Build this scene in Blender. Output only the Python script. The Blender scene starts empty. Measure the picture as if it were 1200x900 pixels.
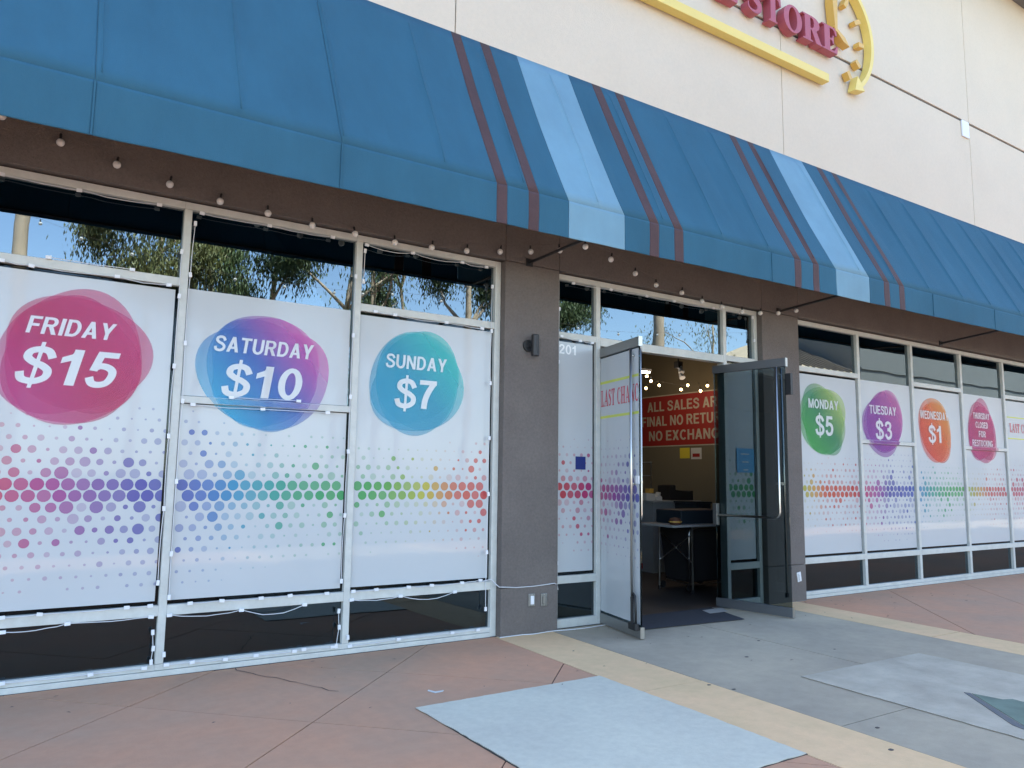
import bpy, math, random
from mathutils import Vector, Matrix
from mathutils.geometry import tessellate_polygon
random.seed(7)
C = bpy.context.scene.collection
SC = bpy.context.scene

# ------------------------------------------------------------------ camera
F = 900.0; H = 1.55; D = 6.569                   # focal length in photo pixels, eye height, distance to the glass line
def cdir(p): return Vector((p[0]-600.0, p[1]-450.0, F))
vx = cdir((1987, 577.5)).normalized()
vu = cdir((700, -6980)); vu = (vu - vx*vx.dot(vu)).normalized()
vy = vu.cross(vx)
def ray(px, py):
    d = cdir((px, py)); return Vector((vx.dot(d), vy.dot(d), vu.dot(d)))
def W(px, py, Y=0.0):                            # pixel -> (x, z) on the vertical plane y = Y
    r = ray(px, py); t = (Y+D)/r.y; return (r.x*t, H+r.z*t)
def G(px, py, Z=0.0):                            # pixel -> (x, y) on the ground
    r = ray(px, py); t = (Z-H)/r.z; return (r.x*t, -D+r.y*t)
def S(px, py, X):                                # pixel -> (y, z) on the vertical plane x = X
    r = ray(px, py); t = X/r.x; return (-D+r.y*t, H+r.z*t)
cam = bpy.data.cameras.new('camera'); co = bpy.data.objects.new('camera', cam); C.objects.link(co)
cam.sensor_width = 36; cam.lens = F/1200*36; cam.clip_start = .05; cam.clip_end = 2000
right = Vector((vx.x, vy.x, vu.x)); down = Vector((vx.y, vy.y, vu.y)); fwd = Vector((vx.z, vy.z, vu.z))
M = Matrix.Identity(4)
for i in range(3): M[i][0] = right[i]; M[i][1] = -down[i]; M[i][2] = -fwd[i]
M[0][3], M[1][3], M[2][3] = 0, -D, H
co.matrix_world = M; SC.camera = co

# ------------------------------------------------------------------ sky, sun, exposure
SUN_EL, SUN_AZ = 60.0, 10.0                      # sun stands behind the shop (towards +y, a little to +x)
w = bpy.data.worlds.new('World'); SC.world = w; w.use_nodes = True
nt = w.node_tree; bg = nt.nodes['Background']
sky = nt.nodes.new('ShaderNodeTexSky'); sky.sky_type = 'NISHITA'; sky.sun_disc = False
sky.sun_elevation = math.radians(SUN_EL); sky.sun_rotation = math.radians(SUN_AZ)
sky.air_density = 1.0; sky.dust_density = .7; sky.ozone_density = 1.0
nt.links.new(sky.outputs[0], bg.inputs[0]); bg.inputs[1].default_value = .15
sun = bpy.data.lights.new('sun', 'SUN'); sun.energy = 5; sun.angle = math.radians(.5); sun.color = (1, .93, .82)
so = bpy.data.objects.new('sun', sun); C.objects.link(so)
e, a = math.radians(SUN_EL), math.radians(SUN_AZ)
so.rotation_euler = (-Vector((math.cos(e)*math.sin(a), math.cos(e)*math.cos(a), math.sin(e)))).to_track_quat('-Z', 'Y').to_euler()
so.location = (0, 20, 30)
vs = SC.view_settings; vs.view_transform = 'Standard'; vs.look = 'None'; vs.exposure = 2.36; vs.gamma = 1; vs.use_curve_mapping = False

# ------------------------------------------------------------------ materials
def mat(name, col, rough=.6, var=0.0, vscale=3.0, bump=0.0, bscale=60.0, metal=0.0, coat=0.0, spec=.5, col2=None, stretch=None, detail=6, vlo=.35, vhi=.68, fine=0.0, fscale=30.0, fstretch=None):
    m = bpy.data.materials.new(name); m.use_nodes = True
    n = m.node_tree.nodes; l = m.node_tree.links; p = n['Principled BSDF']
    p.inputs['Base Color'].default_value = (*col, 1); p.inputs['Roughness'].default_value = rough
    p.inputs['Metallic'].default_value = metal; p.inputs['Specular IOR Level'].default_value = spec
    p.inputs['Coat Weight'].default_value = coat; p.inputs['Coat Roughness'].default_value = .03
    if name == 'bulb_glass': p.inputs['Alpha'].default_value = .72
    if var or bump or col2 or fine:
        g = n.new('ShaderNodeNewGeometry'); mp = n.new('ShaderNodeMapping'); l.new(g.outputs['Position'], mp.inputs[0])
        if stretch: mp.inputs['Scale'].default_value = stretch
    if var or col2:
        t = n.new('ShaderNodeTexNoise'); t.inputs['Scale'].default_value = vscale; t.inputs['Detail'].default_value = detail; t.inputs['Roughness'].default_value = .62
        l.new(mp.outputs[0], t.inputs[0])
        r = n.new('ShaderNodeMapRange'); r.inputs['From Min'].default_value = vlo; r.inputs['From Max'].default_value = vhi
        l.new(t.outputs[0], r.inputs[0])
        mx = n.new('ShaderNodeMix'); mx.data_type = 'RGBA'
        c2 = col2 or tuple(c*(1-var) for c in col)
        mx.inputs[6].default_value = (*col, 1); mx.inputs[7].default_value = (*c2, 1)
        l.new(r.outputs[0], mx.inputs[0]); l.new(mx.outputs[2], p.inputs['Base Color'])
        if fine:                                         # second, finer layer of grime and wear
            src = mp
            if fstretch: src = n.new('ShaderNodeMapping'); src.inputs['Scale'].default_value = fstretch; l.new(g.outputs['Position'], src.inputs[0])
            t3 = n.new('ShaderNodeTexNoise'); t3.inputs['Scale'].default_value = fscale; t3.inputs['Detail'].default_value = 9; t3.inputs['Roughness'].default_value = .7; l.new(src.outputs[0], t3.inputs[0])
            r3 = n.new('ShaderNodeMapRange'); r3.inputs['From Min'].default_value = .30; r3.inputs['From Max'].default_value = .62; r3.inputs['To Min'].default_value = 1-fine; l.new(t3.outputs[0], r3.inputs[0])
            m3 = n.new('ShaderNodeMix'); m3.data_type = 'RGBA'; m3.blend_type = 'MULTIPLY'; m3.inputs[0].default_value = 1
            cc = n.new('ShaderNodeCombineColor')
            for k in range(3): l.new(r3.outputs[0], cc.inputs[k])
            l.new(mx.outputs[2], m3.inputs[6]); l.new(cc.outputs[0], m3.inputs[7]); l.new(m3.outputs[2], p.inputs['Base Color'])
    if bump:
        t2 = n.new('ShaderNodeTexNoise'); t2.inputs['Scale'].default_value = bscale; t2.inputs['Detail'].default_value = 5
        l.new(mp.outputs[0], t2.inputs[0])
        b = n.new('ShaderNodeBump'); b.inputs['Strength'].default_value = bump; b.inputs['Distance'].default_value = .01
        l.new(t2.outputs[0], b.inputs['Height']); l.new(b.outputs[0], p.inputs['Normal'])
        if coat: l.new(b.outputs[0], p.inputs['Coat Normal'])
    return m
def glass(name, tint, ior=1.6, rough=0.0):
    m = bpy.data.materials.new(name); m.use_nodes = True; n = m.node_tree.nodes; l = m.node_tree.links
    n.remove(n['Principled BSDF']); out = n['Material Output']
    tr = n.new('ShaderNodeBsdfTransparent'); tr.inputs[0].default_value = (*tint, 1)
    gl = n.new('ShaderNodeBsdfGlossy'); gl.inputs[0].default_value = (.78, .93, 1, 1); gl.inputs['Roughness'].default_value = rough
    fr = n.new('ShaderNodeFresnel'); fr.inputs[0].default_value = ior
    # faint waviness of float glass
    g = n.new('ShaderNodeNewGeometry'); t = n.new('ShaderNodeTexNoise'); t.inputs['Scale'].default_value = 1.3; t.inputs['Detail'].default_value = 1
    b = n.new('ShaderNodeBump'); b.inputs['Strength'].default_value = .06; b.inputs['Distance'].default_value = .02
    l.new(g.outputs['Position'], t.inputs[0]); l.new(t.outputs[0], b.inputs['Height']); l.new(b.outputs[0], gl.inputs['Normal'])
    ms = n.new('ShaderNodeMixShader'); l.new(fr.outputs[0], ms.inputs[0]); l.new(tr.outputs[0], ms.inputs[1]); l.new(gl.outputs[0], ms.inputs[2])
    l.new(ms.outputs[0], out.inputs[0]); return m
def attr_mat(name, rough=.35, alpha=1.0, coat=.6):
    m = bpy.data.materials.new(name); m.use_nodes = True; n = m.node_tree.nodes; l = m.node_tree.links; p = n['Principled BSDF']
    at = n.new('ShaderNodeAttribute'); at.attribute_name = 'print'; l.new(at.outputs['Color'], p.inputs['Base Color'])
    p.inputs['Roughness'].default_value = rough; p.inputs['Coat Weight'].default_value = coat; p.inputs['Coat Roughness'].default_value = .03
    p.inputs['Alpha'].default_value = alpha; return m
def emit(name, col, s):
    m = bpy.data.materials.new(name); m.use_nodes = True; p = m.node_tree.nodes['Principled BSDF']
    p.inputs['Base Color'].default_value = (*col, 1); p.inputs['Emission Color'].default_value = (*col, 1); p.inputs['Emission Strength'].default_value = s; return m
MT = dict(
 beige=mat('beige_stucco', (.69, .595, .46), .9, .05, .6, .45, 60, fine=.05, fscale=22),
 brown=mat('brown_stucco', (.168, .145, .132), .9, .16, 2.0, .7, 80, fine=.22, fscale=40),
 alu=mat('painted_aluminium', (.60, .61, .57), .42, .08, 2.5, fine=.16, fscale=7),
 darkmetal=mat('dark_metal', (.02, .02, .022), .45),
 steel=mat('brushed_steel', (.55, .54, .52), .28, metal=1.0),
 rail=mat('satin_rail', (.30, .30, .29), .35, metal=.8),
 film=mat('vinyl_film', (.49, .515, .525), .42, .05, .8, .10, 3.0, coat=.5),
 white_print=mat('white_print', (.52, .53, .54), .38, coat=.7),
 blue=mat('awning_blue', (.032, .120, .186), .8, .13, .9, .35, 260, stretch=(1, 1, .45), spec=.25, fine=.10, fscale=4, fstretch=(1, .5, .3)),
 maroon=mat('awning_maroon', (.075, .034, .034), .7, .15, 3, .3, 260, fine=.2, fscale=8),
 pale=mat('awning_pale_blue', (.163, .315, .405), .7, .12, 1.5, .3, 260, fine=.06, fscale=5, fstretch=(1, .5, .3)),
 glass=glass('storefront_glass', (.30, .34, .36), 2.6),
 kickglass=glass('kick_glass', (.20, .24, .27), 1.85), filmglass=glass('dark_glass', (.12, .13, .14), 1.45),
 doorglass=glass('door_glass', (.47, .52, .53), 1.4),
 darkrail=mat('dark_rail', (.16, .165, .17), .4, metal=.5),
 bulbglass=mat('bulb_glass', (.90, .88, .84), .08, spec=1.0),
 bulb_glint=mat('bulb_core', (.75, .72, .65), .3, metal=.4),  # pale core colour stands in for bright highlights in the clear bulbs
 whiteplastic=mat('white_plastic', (.75, .76, .78), .4),
 cable=mat('cable_white', (.62, .63, .65), .5),
 black=mat('black_plastic', (.012, .012, .013), .5),
 pink=mat('pink_concrete', (.61, .305, .178), .88, vscale=.55, bump=.2, bscale=90, col2=(.44, .285, .19), fine=.10, fscale=9, spec=.3),
 tan=mat('tan_concrete', (.78, .515, .29), .88, vscale=1.1, bump=.2, bscale=90, col2=(.68, .475, .26), fine=.10, fscale=10, spec=.3),
 grey=mat('grey_concrete', (.47, .395, .285), .88, vscale=.6, bump=.2, bscale=90, col2=(.34, .29, .22), fine=.12, fscale=8, spec=.3),
 patch=mat('patch_paint', (.62, .595, .48), .85, vscale=1.4, bump=.15, bscale=70, col2=(.56, .535, .44), fine=.12, fscale=16, spec=.3),
 palepatch=mat('worn_patch_paint', (.545, .485, .375), .75, vscale=3.0, bump=.25, bscale=90, col2=(.40, .345, .265), stretch=(1, 1, 1), detail=9, fine=.25, fscale=12),
 joint=mat('joint_dirt', (.05, .045, .04), .95),
 stain_rib_shade=mat('dark_stain_rib_shade', (.10, .088, .08), .9, .3, 8),  # gum and litter tone, also the painted shade of the roof ribs
 green=mat('green_paint', (.16, .215, .165), .7, .3, 6),
 slate=mat('slate_paint', (.13, .13, .13), .8),
 asphalt=mat('asphalt', (.075, .072, .068), .9, .3, .6, .3, 60),
 kerb=mat('kerb_concrete', (.36, .35, .33), .85, .2, 1.5),
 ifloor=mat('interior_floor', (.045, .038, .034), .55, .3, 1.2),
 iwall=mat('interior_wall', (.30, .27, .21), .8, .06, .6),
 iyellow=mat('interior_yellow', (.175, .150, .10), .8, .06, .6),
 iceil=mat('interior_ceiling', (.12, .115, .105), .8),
 red=mat('banner_red', (.33, .018, .016), .5, .08, 1.5),
 cream=mat('banner_letters', (.48, .45, .36), .5),
 signred=mat('sign_red', (.40, .085, .115), .5, .05, 2),
 signyellow=mat('sign_yellow', (.80, .62, .17), .45, .04, 2),
 signochre=mat('sign_ochre', (.66, .40, .085), .45, .04, 2),
 counter=mat('counter_laminate', (.30, .32, .33), .5),
 cloth=mat('black_cloth', (.010, .010, .012), .8, .3, 8),
 box=mat('dark_blue_box', (.015, .025, .035), .5),
 bark=mat('eucalyptus_bark', (.55, .44, .32), .85, .35, 2.5, .4, 12, stretch=(1, 1, .3)),
 leaf=mat('eucalyptus_leaf', (.10, .15, .055), .6, .5, .8), leaf2=mat('yellowish_leaf', (.17, .18, .055), .6, .4, .8),
 owall=mat('opposite_wall', (.15, .155, .15), .9, .08, .5), oroof=mat('opposite_roof', (.62, .50, .34), .6, .15, 3),
 print=attr_mat('dot_print', coat=.25), blob=attr_mat('blob_print', alpha=.47, coat=.25), tintblob=attr_mat('rail_tint_print', alpha=.40),
 cardboard=mat('cardboard_brown', (.12, .05, .03), .7), paper=mat('paper', (.6, .6, .58), .7),
 notice_y=mat('yellow_notice', (.70, .58, .05), .5), bluepaper=mat('blue_notice', (.10, .33, .55), .5), navy=mat('navy_sticker', (.01, .025, .16), .5),
 lime=mat('lime_print', (.55, .60, .08), .45, coat=.5), redprint=mat('red_print', (.55, .06, .10), .45, coat=.5), greyprint=mat('pale_number', (.86, .86, .84), .4),
 matfab=mat('door_mat', (.035, .036, .045), .95, .2, 20),
 bulb=emit('lit_bulb', (1.0, .62, .28), 5), tube=emit('lit_fixture', (1.0, .9, .75), 6),
)
# ------------------------------------------------------------------ object helpers
WL = {}
def tag(o, label=None, cat=None, group=None, kind=None):
    if label: o['label'] = label
    if cat: o['category'] = cat
    if group: o['group'] = group
    if kind: o['kind'] = kind
    return o
def wloc(p): return WL.get(p.name, Vector((0, 0, 0))) if p else Vector((0, 0, 0))
def empty(name, loc, label=None, cat=None, group=None, parent=None):
    o = bpy.data.objects.new(name, None); C.objects.link(o); o.empty_display_size = .1
    if parent: o.parent = parent
    o.location = Vector(loc) - wloc(parent); WL[o.name] = Vector(loc); return tag(o, label, cat, group)
def link(name, me, loc, parent=None, rot=None):
    o = bpy.data.objects.new(name, me); C.objects.link(o)
    if parent: o.parent = parent
    o.location = Vector(loc) - wloc(parent); WL[o.name] = Vector(loc)
    if rot: o.rotation_euler = rot
    return o
class MB:
    def __init__(s): s.v = []; s.f = []; s.c = []
    def add(s, vs, fs, col=None):
        n = len(s.v); s.v += [tuple(q) for q in vs]; s.f += [tuple(i+n for i in f) for f in fs]; s.c += [col]*len(vs); return s
    def box(s, x0, x1, y0, y1, z0, z1):
        x0, x1 = min(x0, x1), max(x0, x1); y0, y1 = min(y0, y1), max(y0, y1); z0, z1 = min(z0, z1), max(z0, z1)
        return s.add([(x, y, z) for z in (z0, z1) for y in (y0, y1) for x in (x0, x1)],
                     [(0, 2, 3, 1), (4, 5, 7, 6), (0, 1, 5, 4), (2, 6, 7, 3), (0, 4, 6, 2), (1, 3, 7, 5)])
    def tube(s, pts, r, n=8, cap=True):
        pts = [Vector(p) for p in pts]; rs = r if isinstance(r, (list, tuple)) else [r]*len(pts)
        vs = []; fs = []; u = None
        for i, p in enumerate(pts):
            d = (pts[min(i+1, len(pts)-1)] - pts[max(i-1, 0)]).normalized()
            if u is None: u = d.orthogonal().normalized()
            u = (u - d*u.dot(d)); u = u.normalized() if u.length > 1e-6 else d.orthogonal().normalized()
            v = d.cross(u)
            for k in range(n):
                a = 2*math.pi*k/n; vs.append(p + (u*math.cos(a)+v*math.sin(a))*rs[i])
        for i in range(len(pts)-1):
            for k in range(n):
                fs.append((i*n+k, i*n+(k+1) % n, (i+1)*n+(k+1) % n, (i+1)*n+k))
        if cap: fs.append(tuple(range(n))[::-1]); fs.append(tuple((len(pts)-1)*n+k for k in range(n)))
        return s.add(vs, fs)
    def lathe(s, prof, c, n=12, axis='z'):
        vs = []; fs = []; c = Vector(c)
        for r, h in prof:
            for k in range(n):
                a = 2*math.pi*k/n
                q = (r*math.cos(a), r*math.sin(a), h) if axis == 'z' else (r*math.cos(a), h, r*math.sin(a))
                vs.append(c+Vector(q))
        for i in range(len(prof)-1):
            for k in range(n): fs.append((i*n+k, i*n+(k+1) % n, (i+1)*n+(k+1) % n, (i+1)*n+k))
        return s.add(vs, fs)
    def prism(s, loops, mp, w0, w1=None):               # 2-D loops (outer, holes) -> face at w0, or a solid between w0 and w1
        L = [[Vector((q[0], q[1], 0)) for q in lp] for lp in loops]
        flat = [q for lp in L for q in lp]; tri = tessellate_polygon(L); n = len(flat)
        s_v = [mp(q.x, q.y, w0) for q in flat]; fs = [tuple(t) for t in tri]
        if w1 is not None:
            s_v += [mp(q.x, q.y, w1) for q in flat]; fs += [tuple(i+n for i in t)[::-1] for t in tri]
            b = 0
            for lp in L:
                k = len(lp)
                for i in range(k): fs.append((b+i, b+(i+1) % k, n+b+(i+1) % k, n+b+i))
                b += k
        return s.add(s_v, fs)
    def mesh(s, name, m, smooth=False, origin=None):
        me = bpy.data.meshes.new(name); o = Vector(origin) if origin is not None else Vector((0, 0, 0))
        me.from_pydata([tuple(Vector(q)-o) for q in s.v], [], s.f)
        if any(c is not None for c in s.c):
            at = me.color_attributes.new('print', 'FLOAT_COLOR', 'POINT')
            for i, c in enumerate(s.c): at.data[i].color = (*(c or (1, 1, 1)), 1)
        if smooth:
            for p in me.polygons: p.use_smooth = True
        me.materials.append(MT[m]); me.update(); return me
    def build(s, name, m, parent=None, smooth=False, bevel=0, fix=True):
        xs = [[q[i] for q in s.v] for i in range(3)]
        c = Vector(((min(xs[0])+max(xs[0]))/2, (min(xs[1])+max(xs[1]))/2, min(xs[2])))
        me = s.mesh(name, m, smooth, c)
        if fix:
            import bmesh
            bm = bmesh.new(); bm.from_mesh(me); bmesh.ops.recalc_face_normals(bm, faces=bm.faces); bm.to_mesh(me); bm.free()
        o = link(name, me, c, parent)
        if bevel:
            b = o.modifiers.new('bevel', 'BEVEL'); b.width = bevel; b.segments = 2; b.limit_method = 'ANGLE'
        return o
def bx(name, m, parent, *a, bevel=0): return MB().box(*a).build(name, m, parent, bevel=bevel)
def clip(poly, a, b, c):                                 # keep a*x + b*y <= c
    out = []
    for i, p in enumerate(poly):
        q = poly[(i+1) % len(poly)]; dp = a*p[0]+b*p[1]-c; dq = a*q[0]+b*q[1]-c
        if dp <= 0: out.append(p)
        if dp*dq < 0: t = dp/(dp-dq); out.append((p[0]+(q[0]-p[0])*t, p[1]+(q[1]-p[1])*t))
    return out
# ---- lettering
def stroke(pts, ws, n=6):                                # smooth closed outline round a centre line
    P = [Vector((p[0], p[1], 0)) for p in pts]; out = []
    def cr(i, t, A):
        a, b, c, d = A[max(i-1, 0)], A[i], A[i+1], A[min(i+2, len(A)-1)]
        return .5*((2*b)+(c-a)*t+(2*a-5*b+4*c-d)*t*t+(3*b-a-3*c+d)*t**3)
    cl = []; cw = []
    for i in range(len(P)-1):
        for k in range(n): t = k/n; cl.append(cr(i, t, P)); cw.append(ws[i]+(ws[i+1]-ws[i])*t)
    cl.append(P[-1]); cw.append(ws[-1]); L = []; R = []
    for i, p in enumerate(cl):
        d = (cl[min(i+1, len(cl)-1)]-cl[max(i-1, 0)]).normalized(); nn = Vector((-d.y, d.x, 0))*cw[i]/2
        L.append((p+nn)[:2]); R.append((p-nn)[:2])
    return L+R[::-1]
def ell(cx, cy, rx, ry, n=26): return [(cx+rx*math.cos(2*math.pi*k/n), cy+ry*math.sin(2*math.pi*k/n)) for k in range(n)]
SERIF = {
 'E': (.74, [[(0,0),(.70,0),(.74,.30),(.68,.30),(.58,.10),(.50,.07),(.36,.07),(.36,.47),(.42,.47),(.48,.42),(.50,.33),(.55,.33),(.55,.68),(.50,.68),(.48,.58),(.42,.54),(.36,.54),(.36,.93),(.50,.93),(.58,.88),(.64,.72),(.70,.72),(.68,1),(0,1),(0,.95),(.10,.93),(.10,.07),(0,.05)]]),
 'T': (.80, [[(.2,0),(.6,0),(.6,.05),(.52,.07),(.52,.93),(.57,.93),(.68,.86),(.74,.70),(.80,.70),(.78,1),(.02,1),(0,.70),(.06,.70),(.12,.86),(.23,.93),(.28,.93),(.28,.07),(.2,.05)]]),
 'O': (.86, [ell(.43, .5, .43, .52), ell(.43, .5, .20, .44)]),
 'R': (.88, [[(0,0),(.44,0),(.44,.05),(.35,.07),(.35,.46),(.40,.46),(.60,0),(.88,0),(.88,.05),(.82,.07),(.62,.49),(.74,.60),(.77,.74),(.73,.88),(.60,.97),(.44,1),(0,1),(0,.95),(.10,.93),(.10,.07),(0,.05)],[(.35,.53),(.44,.54),(.50,.62),(.52,.75),(.49,.88),(.42,.93),(.35,.93)]]),
 'S': (.62, [stroke([(.55,.68),(.53,.86),(.34,.955),(.15,.88),(.12,.72),(.24,.59),(.40,.46),(.51,.30),(.46,.11),(.28,.04),(.09,.12),(.06,.32)], [.03,.06,.09,.16,.20,.24,.24,.20,.16,.09,.06,.03])]),
 'L': (.70, [[(0,0),(.68,0),(.70,.32),(.64,.32),(.54,.1),(.44,.07),(.34,.07),(.34,.93),(.44,.95),(.44,1),(0,1),(0,.95),(.1,.93),(.1,.07),(0,.05)]]),
 'A': (.92, [[(0,0),(.30,0),(.30,.05),(.20,.07),(.27,.28),(.55,.28),(.61,.07),(.52,.05),(.52,0),(.92,0),(.92,.05),(.84,.07),(.54,1),(.42,1),(.12,.07),(0,.05)],[(.29,.35),(.52,.35),(.41,.75)]]),
 'C': (.76, [stroke([(.70,.72),(.62,.90),(.42,.96),(.20,.84),(.12,.50),(.20,.16),(.42,.04),(.62,.10),(.72,.30)], [.12,.08,.08,.16,.23,.16,.08,.07,.05])]),
 'H': (.92, [[(0,0),(.42,0),(.42,.05),(.33,.07),(.33,.46),(.59,.46),(.59,.07),(.50,.05),(.50,0),(.92,0),(.92,.05),(.83,.07),(.83,.93),(.92,.95),(.92,1),(.50,1),(.50,.95),(.59,.93),(.59,.54),(.33,.54),(.33,.93),(.42,.95),(.42,1),(0,1),(0,.95),(.09,.93),(.09,.07),(0,.05)]]),
 'N': (.90, [[(0,0),(.28,0),(.28,.05),(.18,.08),(.18,.80),(.68,0),(.80,0),(.80,.92),(.90,.95),(.90,1),(.62,1),(.62,.95),(.72,.92),(.72,.36),(.30,1),(0,1),(0,.95),(.10,.90),(.10,.08),(0,.05)]]),
}
def rc(x0, y0, x1, y1): return [(x0, y0), (x1, y0), (x1, y1), (x0, y1)]
def dg(x0, y0, x1, y1, w): return [(x0, y0), (x0+w, y0), (x1+w, y1), (x1, y1)]
def ar(cx, cy, rx, ry, a0, a1, n=12): return [(cx+rx*math.cos(math.radians(a0+(a1-a0)*i/n)), cy+ry*math.sin(math.radians(a0+(a1-a0)*i/n))) for i in range(n+1)]
def ring(cx, cy, rx, ry, tx_, ty_, a0, a1): return ar(cx, cy, rx, ry, a0, a1, 22)+ar(cx, cy, rx-tx_, ry-ty_, a1, a0, 22)
_S = lambda w: stroke([(.60, .70), (.50, .88), (.33, .93), (.15, .86), (.12, .70), (.26, .57), (.44, .49), (.58, .36), (.57, .18), (.42, .07), (.27, .06), (.12, .12), (.06, .30)], [w]*13)
SANS = {
 'A': (.74, [[dg(0, 0, .27, 1, .20)], [dg(.54, 0, .27, 1, .20)], [rc(.17, .21, .57, .36)]]),
 'C': (.72, [[ring(.38, .5, .38, .51, .19, .17, 42, 318)]]),
 'D': (.71, [[rc(0, 0, .19, 1)], [[(.18, 1), (.33, 1)]+ar(.33, .5, .37, .5, 88, -88)+[(.33, 0), (.18, 0), (.18, .16), (.32, .16)]+ar(.32, .5, .19, .34, -86, 86)+[(.32, .84), (.18, .84)]]]),
 'E': (.62, [[[(0, 0), (.62, 0), (.62, .16), (.19, .16), (.19, .43), (.57, .43), (.57, .59), (.19, .59), (.19, .84), (.60, .84), (.60, 1), (0, 1)]]]),
 'F': (.58, [[[(0, 0), (.19, 0), (.19, .42), (.52, .42), (.52, .58), (.19, .58), (.19, .84), (.58, .84), (.58, 1), (0, 1)]]]),
 'G': (.78, [[ring(.39, .5, .39, .51, .19, .17, 40, 325)], [[(.42, .38), (.77, .38), (.77, .14), (.60, .14), (.60, .24), (.42, .24)][::-1]], [rc(.42, .38, .77, .52)]]),
 'H': (.70, [[[(0, 0), (.19, 0), (.19, .43), (.51, .43), (.51, 0), (.70, 0), (.70, 1), (.51, 1), (.51, .60), (.19, .60), (.19, 1), (0, 1)]]]),
 'I': (.20, [[rc(0, 0, .20, 1)]]),
 'K': (.72, [[rc(0, 0, .19, 1)], [dg(.10, .36, .46, 1, .24)], [dg(.48, 0, .22, .60, .24)]]),
 'L': (.58, [[[(0, 0), (.58, 0), (.58, .16), (.19, .16), (.19, 1), (0, 1)]]]),
 'M': (.86, [[rc(0, 0, .18, 1)], [rc(.68, 0, .86, 1)], [dg(.335, 0, .02, 1, .19)], [dg(.335, 0, .65, 1, .19)]]),
 'N': (.70, [[rc(0, 0, .18, 1)], [rc(.52, 0, .70, 1)], [dg(.50, 0, .0, 1, .20)]]),
 'O': (.78, [[ell(.39, .5, .39, .515, 32), ell(.39, .5, .195, .345, 32)]]),
 'R': (.72, [[rc(0, 0, .19, 1)], [[(.18, 1), (.40, 1)]+ar(.40, .715, .28, .285, 86, -86)+[(.40, .43), (.18, .43), (.18, .58), (.39, .58)]+ar(.39, .715, .10, .135, -84, 84)+[(.39, .85), (.18, .85)]], [dg(.50, 0, .28, .46, .22)]]),
 'S': (.66, [[_S(.17)]]),
 'T': (.66, [[rc(0, .84, .66, 1)], [rc(.235, 0, .425, .85)]]),
 'U': (.70, [[[(0, 1), (0, .36)]+ar(.35, .36, .35, .375, 182, 358)+[(.70, .36), (.70, 1), (.51, 1), (.51, .36)]+ar(.35, .36, .16, .21, 356, 184)+[(.19, .36), (.19, 1)]]]),
 'W': (1.0, [[dg(.17, 0, .0, 1, .19)], [dg(.18, 0, .41, 1, .17)], [dg(.65, 0, .42, 1, .17)], [dg(.64, 0, .81, 1, .19)]]),
 'X': (.72, [[dg(0, 0, .48, 1, .23)], [dg(.49, 0, .0, 1, .23)]]),
 'Y': (.72, [[rc(.265, 0, .455, .45)], [dg(.26, .38, .0, 1, .21)], [dg(.25, .38, .51, 1, .21)]]),
 '0': (.62, [[ell(.31, .5, .31, .51, 28), ell(.31, .5, .13, .36, 28)]]),
 '1': (.50, [[rc(.22, 0, .42, 1)], [[(.30, 1), (.20, .86), (.02, .76), (.02, .59), (.24, .69), (.24, 1)]]]),
 '2': (.60, [[stroke([(.09, .68), (.14, .85), (.31, .92), (.48, .85), (.50, .68), (.38, .48), (.22, .30), (.12, .10)], [.17]*8)], [rc(.03, 0, .58, .16)]]),
 '3': (.60, [[stroke([(.08, .72), (.15, .87), (.30, .92), (.46, .86), (.48, .71), (.38, .57), (.22, .54)], [.16]*7)], [stroke([(.22, .545), (.42, .50), (.52, .38), (.51, .20), (.38, .085), (.2, .085), (.07, .28)], [.165]*7)]]),
 '5': (.60, [[rc(.14, .84, .56, 1)], [[(.03, .46), (.20, .44), (.28, 1), (.11, 1)]], [stroke([(.10, .50), (.22, .59), (.37, .58), (.50, .48), (.52, .32), (.45, .14), (.30, .07), (.15, .11), (.07, .27)], [.17]*9)]]),
 '7': (.58, [[rc(.0, .84, .57, 1)], [stroke([(.47, .90), (.32, .62), (.22, .32), (.19, 0)], [.19]*4)]]),
 '$': (.66, [[_S(.165)], [rc(.295, -.13, .375, 1.13)]]),
}
def lettering(mb, body, cx, base, cap, width, mp, w, bold=0, shear=0.0):
    gap = .10; sp_ = .30
    tot = sum((SANS[c][0]+gap) if c != ' ' else sp_ for c in body)-gap; k = width/tot; u = cx-width/2; n = 0
    for c in body:
        if c == ' ': u += sp_*k; continue
        for loops in SANS[c][1]:
            mb.prism([[(u+p[0]*k+shear*(p[1]-.5)*cap, base+p[1]*cap) for p in lp] for lp in loops], mp, w-.00025*(n % 3)); n += 1
        u += (SANS[c][0]+gap)*k
    return mb
def serif(mb, body, x, base, cap, width, mp, w):
    tot = sum(SERIF[c][0]+.07 if c != ' ' else .45 for c in body); k = width/tot; u = x
    for c in body:
        if c == ' ': u += .45*k; continue
        mb.prism([[(u+p[0]*k, base+p[1]*cap) for p in lp] for lp in SERIF[c][1]], mp, w); u += (SERIF[c][0]+.07)*k
    return mb
front = lambda x, z, w: (x, w, z)                       # facade plane: u -> x, v -> z, w -> y

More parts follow.
